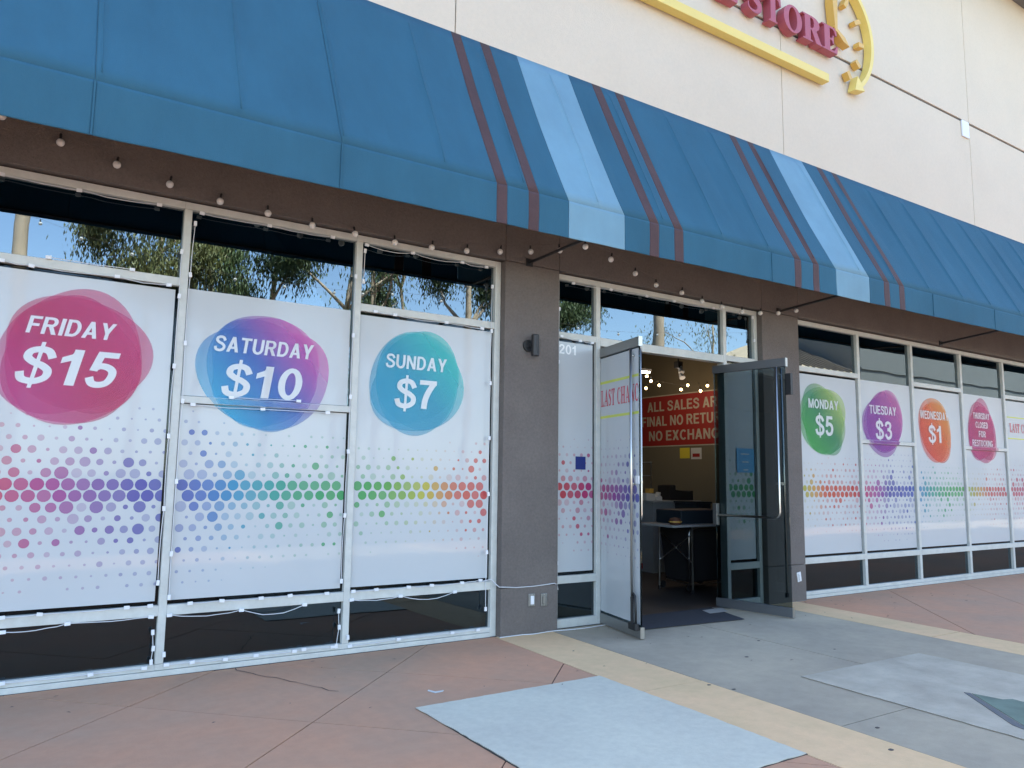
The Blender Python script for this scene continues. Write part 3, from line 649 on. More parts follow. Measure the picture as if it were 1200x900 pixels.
def sagd(x, t):
    # cloth hangs between the ribs and creases over them; t = 0 at the wall, 1 at the fold
    d = min(abs(x-r) for r in RIBS); s = -.022*min(1, d/.42)**1.1*math.sin(math.pi*min(1, max(0, t)))
    s += .015*math.exp(-(d/.024)**2)*min(1, 4*t*(1.02-t)+.25)
    for cx, ct, sx, st_, am in wr: s += am*math.exp(-((x-cx)/sx)**2-((t-ct)/st_)**2)
    return s
zA0, yA0 = ZT, YW-.005
def cloth(x0, x1, m, k):
    mb = MB(); eps = .0008; n = max(3, int((x1-x0)/.014)); cols = []
    T = [i/14 for i in range(15)]
    for i in range(n+1):
        x = x0+eps+(x1-x0-2*eps)*i/n; col = []
        for t in T:
            y = yA0+(YA-yA0)*t; z = zA0+(zf(x)-zA0)*t; L = math.hypot(YA-yA0, zA0-zf(x)); s = sagd(x, t) if 0 < t < 1 else 0
            col.append((x, y-s*(zA0-zf(x))/L, z+s*abs(YA-yA0)/L))
        for t in (.0, .06, .35, .65, .97, 1.0):
            dd = min(abs(x-q[0]) for q in xs)
            wv = .004*math.sin(x*5.1+t*3)+.003*math.sin(x*13+t*5)
            col.append((x, YA-.002*min(1, t*9)-wv*t, zf(x)+(zb(x)-zf(x))*t))
        cols.append(col)
    R_ = len(cols[0]); vs_ = [p for c in cols for p in c]
    mb.add(vs_, [(i*R_+j, (i+1)*R_+j, (i+1)*R_+j+1, i*R_+j+1) for i in range(n) for j in range(R_-1) if j != len(T)-1])
    me = mb.mesh('fabric', m, True)
    nm = {'blue': 'blue_fabric_panel', 'maroon': 'maroon_stripe', 'pale': 'pale_blue_stripe'}[m]
    o = link(nm, me, (0, 0, 0), aw); sol = o.modifiers.new('thickness', 'SOLIDIFY'); sol.thickness = .002; sol.offset = -1
    me.update(); return o
for k in range(len(xs)-1): cloth(xs[k][0], xs[k+1][0], xs[k][1], k)
# welts where the ribs press through the cloth
for r in RIBS:
    pw_ = []
    for i in range(1, 15):
        t = i/14.6; y = yA0+(YA-yA0)*t; z = zA0+(zf(r)-zA0)*t; L = math.hypot(YA-yA0, zA0-zf(r)); q = sagd(r, t)+.001
        pw_.append((r+.012*math.sin(7*t+r*5)*.3, y-q*(zA0-zf(r))/L, z+q*abs(YA-yA0)/L))
    mcol = next((m for (x0, m), (x1, _) in zip(xs, xs[1:]) if x0 <= r <= x1), 'blue')
    MB().tube(pw_, .005, 6).build('rib_welt', mcol, aw, smooth=True)
# sewn welts along the panel joints
for k in range(1, len(xs)-1):
    if xs[k][1] == 'blue' and xs[k-1][1] == 'blue':
        x = xs[k][0]; MB().box(x-.006, x+.006, YA-.012, YA-.004, zb(x), zf(x)).build('valance_seam', 'blue', aw)
for px in ((620, 308), (912, 365), (1102, 402.5)):
    x, z = W(px[0], px[1], YW)
    s_ = MB().tube([(x, YW-.012, z), (x+.01, YA+.02, zb(x)+.03)], .0155, 8).build('support_strut', 'darkmetal', aw)
    MB().box(x-.04, x+.04, YW-.014, YW-.001, z-.04, z+.04).build('strut_bracket', 'darkmetal', aw)
MB().tube([(-12, YA+.015, zb(-12)+.03), (17.3, YA+.015, zb(17.3)+.03)], .0125, 8).build('front_bar', 'darkmetal', aw)
MB().tube([(-12, YA+.03, zf(-12)-.03), (17.3, YA+.03, zf(17.3)-.03)], .0125, 8).build('front_bar', 'darkmetal', aw)
for r in RIBS: MB().tube([(r, yA0-.01, zA0-.08), (r, YA+.03, zf(r)-.035)], .0125, 6).build('frame_rib', 'darkmetal', aw)

# ------------------------------------------------------------------ roof sign
YS0, YS1 = YW-.02, YW-.145
sg = empty('store_sign', (9.0, YW, 7.2), 'red raised serif letters E STORE with yellow clock arrow on the beige wall', 'sign')
def face(px, py): return W(px, py, YS1)
def letter(ch, pbl, pbr, ptl):
    x0, z0 = face(*pbl); x1, _ = face(*pbr); _, z1 = face(*ptl); wd = SERIF[ch][0]
    lp = [[(x0+p[0]/wd*(x1-x0), z0+p[1]*(z1-z0)) for p in q] for q in SERIF[ch][1]]
    MB().prism(lp, front, YS1, YS0).build('letter', 'signred', sg)
BZ = face(966, 56)[1]; 
def lx(p): return face(p, 30)[0]
CAPH = face(964.4, 26)[1]-BZ
for ch, a_, b_ in (('E', 843, 866), ('S', 876, 894), ('T', 897, 916), ('O', 919, 940), ('R', 941, 963), ('E', 963.5, 981)):
    x0, x1 = lx(a_), lx(b_); wd = SERIF[ch][0]
    MB().prism([[(x0+p[0]/wd*(x1-x0), BZ+p[1]*CAPH) for p in q] for q in SERIF[ch][1]], front, YS1, YS0).build('letter', 'signred', sg)
xe, ze = face(972, 96)
bx('underline_bar', 'signyellow', sg, 2.0, xe, YS1, YS0, ze+.0, ze+.125, bevel=.006)
cxk, czk = face(980, 33); RK = face(1023, 46)[0]-cxk
def arcpt(r, t): return (cxk+r*math.cos(t), czk+r*math.sin(t))
A0, A1 = math.radians(128), math.radians(-50)
outer = [arcpt(RK+.015, A0+(A1-A0)*i/40) for i in range(41)]; inner = [arcpt(RK-.055, A0+(A1-A0)*i/40) for i in range(41)]
MB().prism([outer+inner[::-1]], front, YS1, YS0).build('clock_arc', 'signyellow', sg)
ta = A1; dirx, dirz = math.sin(ta), -math.cos(ta); px_, pz_ = arcpt(RK-.04, ta)
MB().prism([[(px_+math.cos(ta)*.13, pz_+math.sin(ta)*.13), (px_+dirx*.22, pz_+dirz*.22), (px_-math.cos(ta)*.13, pz_-math.sin(ta)*.13)]], front, YS1-.003, YS0).build('arrow_head', 'signyellow', sg)
for px__, py__, dgr, lw in ((994, 2, 60, .10), (1007, 25, 28, .10), (1011.5, 52, 3, .08), (1008, 74, -40, .08), (998, 87, -55, .08)):
    t = math.radians(dgr); c_ = face(px__, py__); ux, uz = math.cos(t), math.sin(t)
    MB().prism([[(c_[0]+ux*a_-uz*b_, c_[1]+uz*a_+ux*b_) for a_, b_ in ((lw*.8, .036), (-lw*.8, .036), (-lw*.8, -.036), (lw*.8, -.036))]], front, YS1+.03, YS0).build('tick_mark', 'signochre', sg)
def hand(tx, tz, wd):
    L = math.hypot(tx-cxk, tz-czk); ux, uz = (tx-cxk)/L, (tz-czk)/L
    return [(cxk-uz*wd*.4-ux*.05, czk+ux*wd*.4-uz*.05), (cxk+ux*L*.6-uz*wd, czk+uz*L*.6+ux*wd), (tx, tz), (cxk+ux*L*.6+uz*wd, czk+uz*L*.6-ux*wd), (cxk+uz*wd*.4-ux*.05, czk-ux*wd*.4-uz*.05)]
MB().prism([hand(cxk-.02, czk+.75, .06)], front, YS1-.004, YS0).build('clock_hand', 'signochre', sg)
h2 = face(996, 55); MB().prism([hand(h2[0], h2[1], .045)], front, YS1+.003, YS0).build('clock_hand', 'signochre', sg)
jx, jz = W(1130, 152, YW)
jb = bx('cover_plate', 'whiteplastic', None, jx-.12, jx+.12, YW-.03, YW-.001, jz-.15, jz+.15, bevel=.01); tag(jb, 'small white square cover plate on the beige wall right of the sign', 'cover plate')

# ------------------------------------------------------------------ wall lamp, outlets
lx_, lz_ = W(624, 405, -.13)
wl = empty('wall_sconce', (lx_, YW, lz_), 'black cylinder wall lamp on the brown pillar left of the door', 'wall lamp')
MB().lathe([(0, -.001), (.062, -.001), (.062, -.022), (0, -.022)], (lx_-.025, YW, lz_), 24, 'y').build('back_plate', 'darkmetal', wl, smooth=False)
MB().box(lx_-.04, lx_-.01, YW-.06, YW-.02, lz_-.02, lz_+.02).build('arm', 'darkmetal', wl)
MB().lathe([(0, -.112), (.036, -.112), (.040, -.105), (.040, .105), (.036, .112), (0, .112)], (lx_+.01, YW-.085, lz_), 24).build('cylinder_shade', 'darkmetal', wl)
def outlet(px, py, label, m, tilt=0):
    x, z = W(px, py, YW); o = empty('outlet_cover', (x, YW, z), label, 'outlet cover', 'outlet covers low on the pillars')
    o.rotation_euler = (0, tilt, 0)
    bx('cover_plate', m, o, x-.04, x+.04, YW-.012, YW-.001, z-.062, z+.062, bevel=.006)
    bx('flap', 'whiteplastic', o, x-.020, x+.020, YW-.028, YW-.0125, z-.042, z+.042, bevel=.006)
    for dz in (-.053, .053): MB().lathe([(0, -.015), (.005, -.015), (.005, -.012)], (x, YW, z+dz), 8, 'y').build('screw', 'steel', o)
    return o
outlet(622.5, 703, 'outlet cover with white flap low on the pillar by the SUNDAY window, left of two', 'rail')
o2 = outlet(637, 702.5, 'plain grey outlet cover low on the pillar, nearer the left glass door', 'rail')
o2.children[1].data.materials[0] = MT['rail']
outlet(936, 676, 'tilted white outlet cover on the pillar by the MONDAY window', 'whiteplastic', math.radians(-9))

# ------------------------------------------------------------------ bulb strings
def sphere_prof(r, n=7): return [(r*math.sin(math.pi*i/n), -r*math.cos(math.pi*i/n)) for i in range(n+1)]
bulb_me = MB().lathe(sphere_prof(.030, 8), (0, 0, 0), 14).mesh('bulb', 'bulbglass', True)
core_me = MB().lathe(sphere_prof(.014, 6), (0, 0, .006), 8).mesh('bulb_core', 'bulb_glint', True)
sock_me = MB().lathe([(0, .026), (.009, .026), (.010, .034), (.010, .062), (.004, .070), (0, .070)], (0, 0, 0), 8).mesh('bulb_socket', 'black', True)
def bulb_string(name, pts, label, group, lit=False, extra=()):
    s = empty(name, pts[0], label, 'string lights', group)
    path = []
    top = [Vector(p)+Vector((0, 0, .074)) for p in pts]
    for i in range(len(top)-1):
        for k in range(4):
            t = k/4; q = top[i].lerp(top[i+1], t); q.z -= .006*math.sin(math.pi*t); path.append(q)
    path.append(top[-1])
    MB().tube(list(extra[:1])+path+list(extra[1:]), .0020, 5).build('wire', 'brown', s)
    for p in pts:
        b = link('bulb', lit_me if lit else bulb_me, p, s, (random.uniform(-.15, .15), random.uniform(-.15, .15), 0))
        if not lit: link('bulb_core', core_me, p, b)
        link('bulb_socket', sock_me, p, b)
    return s
lit_me = MB().lathe(sphere_prof(.022, 8), (0, 0, 0), 12).mesh('lit_bulb', 'bulb', True)
BP = [(2, 136), (71, 167), (137, 193), (199, 216), (258, 236), (314, 250), (366, 264), (416, 274), (462.7, 284), (506, 290), (547, 294), (586, 295), (622, 295), (656, 293.5), (686, 289), (716, 304), (744.5, 320.5), (769, 334), (799, 343), (822.5, 353), (846, 359.5), (869.5, 365.5), (891, 367), (912, 367), (933, 364)]
YO = {13: -.42, 14: -.88, 15: -.66, 16: -.38, 17: -.22, 24: -.26, 23: -.16, 12: -.2}
pts = []
for i, p in enumerate(BP):
    Y = YO.get(i, -.125); x, z = W(p[0], p[1], Y); pts.append((x, Y, z))
lead = [(pts[0][0]-.42*k, -.125, pts[0][2]+.10*k) for k in range(4, 0, -1)]
bulb_string('string_light', lead+pts, 'string of clear globe bulbs hung under the blue awning', None)

# reflected string over the walkway behind the camera's view
RB = [(47, 260), (97, 278), (155, 296), (215, 312), (277, 326), (335, 335), (393.5, 342), (428, 343.5), (462, 344), (520, 352), (580, 364), (630, 376), (680, 384), (705, 389), (728, 391), (772, 392), (800, 392)]
rp = []
for p in RB:
    x, z = W(p[0], p[1], 7.4); rp.append((x, -7.4, z))
ex0, ex1 = (-7, -7.4, 5.9), (22.0, -7.4, 6.2)
bulb_string('string_light', rp, 'string of clear bulbs over the walkway, seen mirrored in the upper panes', None, extra=(ex0, ex1))
for p, lb_ in ((ex0, 'dark steel pole at the left end of the walkway string lights'), (ex1, 'dark steel pole at the right end of the walkway string lights')):
    pl = empty('light_pole', (p[0], p[1], 0), lb_, 'pole')
    MB().tube([(p[0], p[1], .01), (p[0], p[1], p[2]+.1)], .028, 10).build('post', 'darkmetal', pl); MB().lathe([(0, .03), (.09, .03), (.10, .0), (0, 0)], (p[0], p[1], .002), 14).build('base_plate', 'darkmetal', pl)

# ------------------------------------------------------------------ LED strands clipped to the frames
mod_h = MB().box(-.019, .019, -.008, .008, -.012, .012).mesh('led_module', 'whiteplastic')
mod_v = MB().box(-.011, .011, -.008, .008, -.019, .019).mesh('led_module_upright', 'whiteplastic')
def strand(label, runs):
    f0 = W(*runs[0][1][0], -.014)
    s = empty('led_strand', (f0[0], -.014, f0[1]), label, 'light strand', 'white LED strands clipped round the window frames')
    rr = random.Random(len(label))
    for kind, pp, sag in runs:
        P = []
        for px, py in pp:
            x, z = W(px, py, -.014); P.append(Vector((x, -.014, z)))
            link('led_module', mod_v if kind == 'v' else mod_h, P[-1], s, (0, rr.uniform(-.12, .12), 0))
        if len(P) < 2: continue
        path = []
        for i in range(len(P)-1):
            L = (P[i+1]-P[i]).length; am = rr.uniform(.2, 1)*sag*L
            for k in range(6):
                t = k/6; q = P[i].lerp(P[i+1], t)
                if kind == 'h': q.z -= am*math.sin(math.pi*t)+rr.uniform(-.003, .003)
                else: q.x -= am*.35*math.sin(math.pi*t)
                path.append(q)
        path.append(P[-1]); MB().tube(path, .0032, 5).build('cable', 'cable', s)
    return s
strand('white LED strand clipped round the FRIDAY window frame', [
 ('h', [(2, 204), (93, 223), (187, 240)], .03), ('h', [(2, 305), (37, 311.5), (137.5, 324), (198, 334)], .04), ('h', [(57, 301.5), (155, 316)], .01),
 ('v', [(213, 295), (210, 347), (204, 429), (197.6, 511), (192, 596), (185, 683)], .05), ('h', [(2, 724), (46.5, 720), (148.5, 712), (176, 710)], .02),
 ('h', [(3, 741), (79, 731), (177, 723)], .05), ('v', [(179, 741), (179.5, 760), (177, 776)], .08), ('h', [(2, 801), (106, 790.5), (169, 783)], .0)])
strand('white LED strand clipped round the SATURDAY window frame', [
 ('h', [(237, 250), (316, 264.5), (390, 278)], .03), ('v', [(229, 262), (223, 322), (217, 402), (214, 470), (206.7, 564), (200.6, 649), (198, 700)], .03), ('h', [(226, 474), (308, 479.5), (384, 483.5)], .03), ('h', [(271, 466), (350, 470)], .0),
 ('v', [(417, 324), (414, 393), (410.7, 465), (408, 529), (404, 604), (400, 681)], .05), ('h', [(222.7, 707), (260, 704), (306, 701), (340, 698), (383, 695.5)], .02),
 ('h', [(198.5, 721), (283, 715), (357, 708.6)], .14), ('v', [(397, 716), (397.5, 735), (394, 757)], .06), ('v', [(192, 767)], 0), ('h', [(195, 779), (225, 776), (264, 772.6), (300, 768), (345, 763), (356, 761), (390, 758)], .02)])
strand('white LED strand clipped round the SUNDAY window frame', [
 ('h', [(430, 287), (484, 296.5), (542, 307.5), (570, 313)], .06), ('v', [(428, 294), (426, 330)], .03), ('h', [(440, 365), (463, 369), (523.4, 378), (565, 385)], .03), ('v', [(577, 336), (576, 388), (574.6, 449), (573.4, 513.5), (572.3, 579), (570.5, 647), (569, 713.7)], .05),
 ('h', [(414, 693), (441, 691), (479, 688), (506, 686), (541.5, 683), (563, 680)], .03), ('h', [(412, 703), (469.4, 698.6), (533, 693.6)], .16), ('v', [(407.6, 747)], 0), ('h', [(410, 757), (467, 749), (530, 741.5), (560, 738)], .01)])
strand('white LED strand clipped round the entrance transom and narrow pane', [
 ('h', [(672, 332), (716, 339.5), (758, 347), (790, 353), (836, 361), (868, 367)], .03), ('v', [(882, 372), (884, 399)], .05), ('h', [(658, 394), (680, 399.5), (694, 402)], .05), ('v', [(655.5, 362), (654.5, 424), (653, 520), (652.5, 600), (652.5, 660)], .01)])
# extension cord across the pillar and along the ground
ec = empty('extension_cord', W(577, 679, -.02)[0:1]+(-.02, 0), 'thin white cord across the pillar and along the ground to the door', 'cord')
def cordpath(pp, Y): return [(W(p[0], p[1], y)[0], y, W(p[0], p[1], y)[1]) for p, y in zip(pp, Y)]
MB().tube(cordpath([(566, 681), (576, 679), (581, 684.5), (585, 688), (605, 688.5), (625, 687), (640, 685), (650, 683.5), (653, 686), (654, 691)], [-.015, -.03, -.06, -.087, -.087, -.087, -.087, -.09, -.05, -.02]), .0048, 5).build('upper_run', 'cable', ec)
gp = []
for p in ((574, 744), (590, 747.5), (600, 745), (612, 744.5), (625, 744), (640, 741), (652, 739.5), (665, 739), (680, 737.5), (695, 735.5), (707, 732)):
    x, y = G(*p); gp.append((x, min(y, -.10), .007))
MB().tube(gp, .0052, 5).build('ground_run', 'cable', ec)

# ------------------------------------------------------------------ inside the door
def room(name, label, cat, loc, group=None): return empty(name, loc, label, cat, group)
side = lambda u, v, w: (w, -u, v)                        # on the partition: u = -y
bn = room('sale_banner', 'large red banner reading ALL SALES ARE FINAL on the wall inside', 'banner', (XS, 3, 2.2))
yl, zt = S(756, 467, XS); yr, zt2 = S(840, 461, XS); _, zb_ = S(756, 523, XS)
bx('banner_sheet', 'red', bn, XS-.012, XS-.002, .9, 5.05, zb_, zt)
for z0 in (zb_-.022, zt+.002): bx('banner_edge', 'cream', bn, XS-.012, XS-.002, .9, 5.05, z0, z0+.02)
hb = (zt-zb_)
def bl(body, pl_, pr_, vis, base):
    y0, y1 = S(pl_, 490, XS)[0], S(pr_, 490, XS)[0]; tot = (y0-y1)*len(body)/vis; cx_ = -y0+tot/2
    lettering(MB(), body, cx_, base, hb*.20, tot, side, XS-.0145, .045).build('banner_lettering', 'cream', bn, fix=False)
bl('ALL SALES ARE', 759.5, 836, 11.2, zt-hb*.30); bl('FINAL NO RETURNS', 753, 834, 12.2, zt-hb*.60); bl('NO EXCHANGES', 761, 842, 9.9, zt-hb*.90)
y0, z1 = S(797, 525, XS); y1, z0 = S(808.5, 537, XS)
ny = bx('yellow_notice', 'notice_y', None, XS-.008, XS-.002, y1, y0, z0, z1); tag(ny, 'small yellow notice on the wall below the red banner', 'notice')
y0, z1 = S(810, 525, XS); y1, z0 = S(822.5, 538, XS)
nw = empty('white_notice', (XS, y0, z0), 'small white and red notice beside the yellow one on the wall', 'notice'); bx('notice_sheet', 'paper', nw, XS-.008, XS-.002, y1, y0, z0, z1); bx('red_print', 'red', nw, XS-.0105, XS-.0085, y1+.04, y0-.04, z0+.04, z1-.10)
# lit bulbs on the ceiling
CB = [(757, 455, 3.4), (772.5, 451.5, 3.0), (798, 456.5, 2.6), (821, 458, 2.2), (817, 448.5, 3.2)]
ps = [(W(p[0], p[1], p[2])[0], p[2], W(p[0], p[1], p[2])[1]) for p in CB]
s_ = bulb_string('interior_string_light', ps[:4], 'string of glowing warm bulbs under the ceiling inside the door', None, lit=True)
b = link('bulb', lit_me, ps[4], s_)
MB().tube([Vector(ps[4])+Vector((0, 0, .02)), Vector(ps[3])+Vector((0, 0, .09))], .004, 5).build('wire', 'black', s_)
for k, p in enumerate(ps+[(6.2, 4.5, 3.3), (8.3, 5.6, 3.3)]):  # point lights near the bulbs; the last pair is added without any bulb
    ld = bpy.data.lights.new('room_light', 'POINT'); ld.energy = .7; ld.color = (1, .80, .58); ld.shadow_soft_size = .05
    lo = bpy.data.objects.new('room_light', ld); C.objects.link(lo); lo.parent = s_; lo.location = Vector((p[0]-.12, p[1]-.05, p[2]-.12))-WL[s_.name]
sx, sz = W(795, 435, 2.4)
sp = room('spot_light', 'double spot lamp hanging from the dark ceiling inside the door', 'lamp', (sx, 2.4, sz))
MB().tube([(sx, 2.4, sz+.1), (sx, 2.4, 4.295)], .012, 6).build('stem', 'darkmetal', sp)
MB().box(sx-.05, sx+.05, 2.35, 2.45, sz+.05, sz+.16).build('housing', 'darkmetal', sp); MB().tube([(sx+.03, 2.4, sz+.1), (sx+.0, 2.33, sz-.03)], [.035, .05], 12).build('lamp_head', 'whiteplastic', sp)
MB().tube([(sx+.08, 2.43, sz+.0), (sx+.05, 2.36, sz-.11)], [.035, .05], 12).build('lamp_head', 'whiteplastic', sp)
# folding table
t0 = G(773, 690); t1 = G(812, 696)
tb_ = room('folding_table', 'folding table with thin metal legs just inside the open door', 'table', ((t0[0]+t1[0])/2, (t0[1]+t1[1])/2, 0))
ztab = .93; tx0, tx1 = 7.55, 8.7; ty0, ty1 = 1.0, 1.75
bx('table_top', 'counter', tb_, tx0, tx1, ty0, ty1, ztab-.03, ztab, bevel=.006)
for x, y in (t1, t0, (8.62, 1.08), (8.62, 1.68)):
    MB().tube([(x, y, .003), (x, y, ztab-.03)], .014, 8).build('leg', 'steel', tb_); MB().tube([(x, y, .0), (x, y, .05)], .019, 8).build('rubber_foot', 'black', tb_)
MB().tube([(t1[0], t1[1], .80), (t0[0], t0[1], .40)], .008, 6).build('cross_brace', 'steel', tb_); MB().tube([(t0[0]+.01, t0[1], .80), (t1[0]+.01, t1[1], .40)], .008, 6).build('cross_brace', 'steel', tb_)
# dark wheeled cart under and behind the table
ct = room('laundry_cart', 'black fabric cart with a bent metal tube frame under the folding table', 'cart', (8.45, 1.45, 0))
mb = MB(); 
lo = [(8.10, 1.22), (8.80, 1.22), (8.80, 1.72), (8.10, 1.72)]; hi = [(8.03, 1.18), (8.90, 1.18), (8.90, 1.76), (8.03, 1.76)]
mb.add([(x, y, .12) for x, y in lo]+[(x, y, .87) for x, y in hi], [(0, 1, 2, 3), (4, 5, 6, 7), (0, 1, 5, 4), (1, 2, 6, 5), (2, 3, 7, 6), (3, 0, 4, 7)]).build('fabric_body', 'cloth', ct, bevel=.03)
MB().tube([(8.0, 1.14, .10), (8.0, 1.14, .80), (8.02, 1.14, .85), (8.08, 1.14, .87), (8.9, 1.14, .87)], .013, 8).build('tube_frame', 'steel', ct, smooth=True)
MB().tube([(7.92, 1.5, .16), (8.0, 1.14, .11), (8.3, 1.12, .10), (8.9, 1.14, .12)], .012, 8).build('lower_tube', 'steel', ct)
for x, y in ((8.05, 1.2), (8.82, 1.2), (8.05, 1.72), (8.82, 1.72)): MB().lathe([(0, -.02), (.05, -.02), (.05, .02), (0, .02)], (x, y, .052), 14, 'y').build('wheel', 'black', ct)
bxm = bx('storage_box', 'box', None, *[W(783, 600, 1.45)[0], W(835, 600, 1.45)[0]], 1.2, 1.7, ztab+.001, W(800, 597, 1.4)[1], bevel=.015); tag(bxm, 'dark blue box on the folding table', 'box')
hx, hz = W(782, 608, 1.3)
hp = room('brown_bundle', 'small brown rounded bundle on the table beside the dark blue box', 'bundle', (hx, 1.12, ztab))
MB().lathe([(.0, 0), (.075, .004), (.09, .04), (.07, .085), (.0, .10)], (hx-.02, 1.13, ztab+.001), 14).build('bundle_body', 'cardboard', hp, smooth=True)
MB().lathe([(.0915, .035), (.0925, .05)], (hx-.02, 1.13, ztab), 14).build('band', 'signochre', hp)
# counter behind
c0, cz0 = W(765, 587, 3.0); c1, cz1 = W(822, 590, 3.0)
cn = room('shop_counter', 'pale grey shop counter behind the folding table', 'counter', ((c0+c1)/2, 3.3, 0))
bx('counter_body', 'counter', cn, c0, c1, 3.0, 3.7, .002, cz0-.03); bx('counter_top', 'counter', cn, c0-.04, c1+.03, 2.96, 3.74, cz0-.029, cz0, bevel=.004)
bx('kick_strip', 'red', cn, c0-.9, c0-.004, 3.25, 3.3, .05, .14)
bx('counter_return', 'counter', cn, c0-.9, c0-.004, 3.3, 3.7, .002, cz0-.05)
zc = cz0+.001
# things on the counter
def prof(name, label, cat, outline, Y, dep, m, bev=.02):
    lp = [W(p[0], p[1], Y) for p in outline]; zmin = min(q[1] for q in lp); lp = [(q[0], q[1]-zmin+zc) for q in lp]
    o = MB().prism([lp], front, Y, Y+dep).build(name, m, None, bevel=bev); return tag(o, label, cat)
prof('handbag', 'slumped black bag with two upright ends on the grey counter', 'bag', [(785, 587), (785, 570), (786.5, 569.5), (788, 571.5), (790, 569), (792, 570), (792, 575), (800, 576), (808, 577), (814, 575.5), (818, 581), (820, 587)], 3.15, .3, 'cloth', .006)
prof('white_jug', 'white folded paper bundle standing on the counter left of the black bag', 'paper bundle', [(769, 586), (768, 582), (771, 581), (772.5, 576), (774.5, 576.5), (774, 580), (776, 582), (776, 586)], 3.1, .08, 'paper', .004)
prof('white_carton', 'white carton on the counter beside the door edge', 'carton', [(757.5, 586), (757.5, 577), (768, 578), (768, 586)], 3.1, .2, 'paper', .004)
pc = prof('orange_box', 'small orange box on top of the white carton', 'box', [(761, 577), (761, 572), (766, 572), (766, 577)], 3.14, .1, 'signochre', .003); pc.location.z += W(760, 577, 3.1)[1]-W(760, 586, 3.1)[1]
# glass display rack behind
dx0, dz1 = W(763, 541, 4.2); dx1, dz0 = W(780, 575, 4.2)
dk = room('display_case', 'tall clear display case with shelves behind the counter', 'display case', ((dx0+dx1)/2, 4.3, 0))
for x in (dx0, dx1):
    for y in (4.2, 4.5): bx('upright', 'rail', dk, x-.012, x+.012, y-.012, y+.012, .002, dz1)
for z in (.3, .7, 1.1, (dz0+dz1)/2, dz1-.02): bx('shelf', 'counter', dk, dx0-.013, dx1+.013, 4.187, 4.513, z, z+.018)
for k, (u, z) in enumerate(((.2, 1.119), (.5, 1.119), (.8, 1.119))):
    x = dx0+(dx1-dx0)*u; ob = MB().lathe([(0, 0), (.04, 0), (.045, .1), (.02, .15), (.02, .2), (0, .2)], (x, 4.33, z), 10).build('bottle', 'paper', None, smooth=True); tag(ob, ['pale bottle at the left of the display case shelf', 'pale bottle in the middle of the display case shelf', 'pale bottle at the right of the display case shelf'][k], 'bottle', 'bottles in the display case')
# more stock inside
def crate(px0, px1, py0, py1, Y, dep, m, label, zb=None, name='storage_bin'):
    x0, z1 = W(px0, py0, Y); x1, z0 = W(px1, py1, Y); z0 = .003 if zb is None else zb
    c = empty(name, ((x0+x1)/2, Y+dep/2, z0), label, 'bin')
    bx('bin_body', m, c, x0, x1, Y, Y+dep, z0, z1-.03, bevel=.01); bx('rim', m, c, x0-.015, x1+.015, Y-.015, Y+dep+.015, z1-.0295, z1, bevel=.006)
    return c
crate(817, 834, 588, 640, 2.25, .5, 'box', 'tall dark bin at the right behind the folding table')
crate(758, 768, 598, 650, 3.75, .4, 'counter', 'pale bin on the floor left of the shop counter')
for k, (px, py) in enumerate(((758, 441), (763, 446.5), (806, 451.5), (829, 452))):
    Y = 3.0-.15*k; x, z = W(px, py, Y); link('bulb', lit_me, (x, Y, z), s_, None); link('bulb_socket', sock_me, (x, Y, z), s_)
xt, zt_ = W(756, 437.5, 2.9); lf = empty('ceiling_fixture', (xt, 2.9, zt_), 'bright tube light fixture under the dark ceiling by the left door edge', 'ceiling light')
bx('lit_tube', 'tube', lf, xt-.25, xt+.06, 2.85, 2.9, zt_, zt_+.025); bx('housing', 'whiteplastic', lf, xt-.28, xt+.08, 2.83, 2.92, zt_+.027, zt_+.07); MB().tube([(xt-.1, 2.87, zt_+.07), (xt-.1, 2.87, 4.299)], .008, 6).build('hanger', 'darkmetal', lf)
# mat and paper on the floor
mq = [G(*p) for p in ((756, 737), (835, 733.5), (866, 727), (822, 714), (800, 713))]
mt = MB().prism([[(5.62, -.50), (6.60, -.58), (7.02, -.62), (7.28, .10), (5.66, .10)]], lambda x, y, z: (x, y, z), .0085, .014).build('door_mat', 'matfab'); tag(mt, 'thin dark grey mat in the open doorway', 'mat')
pa = [G(p[0], p[1], .02) for p in ((823, 715), (845, 712), (853, 716), (832, 718.5))]
pp_ = MB().prism([pa], lambda x, y, z: (x, y, z), .0165, .019).build('paper_sheet', 'kerb'); tag(pp_, 'pale sheet of paper on the floor by the right door leaf', 'paper')
lp = [G(*p) for p in ((502, 809), (510, 811), (520, 809.5), (519, 811), (510, 812.8), (501, 810.3))]
lt = MB().prism([lp], lambda x, y, z: (x, y, z), .0025, .005).build('paper_scrap', 'paper'); tag(lt, 'tiny white paper scrap on the pink paving before the SUNDAY window', 'paper scrap')

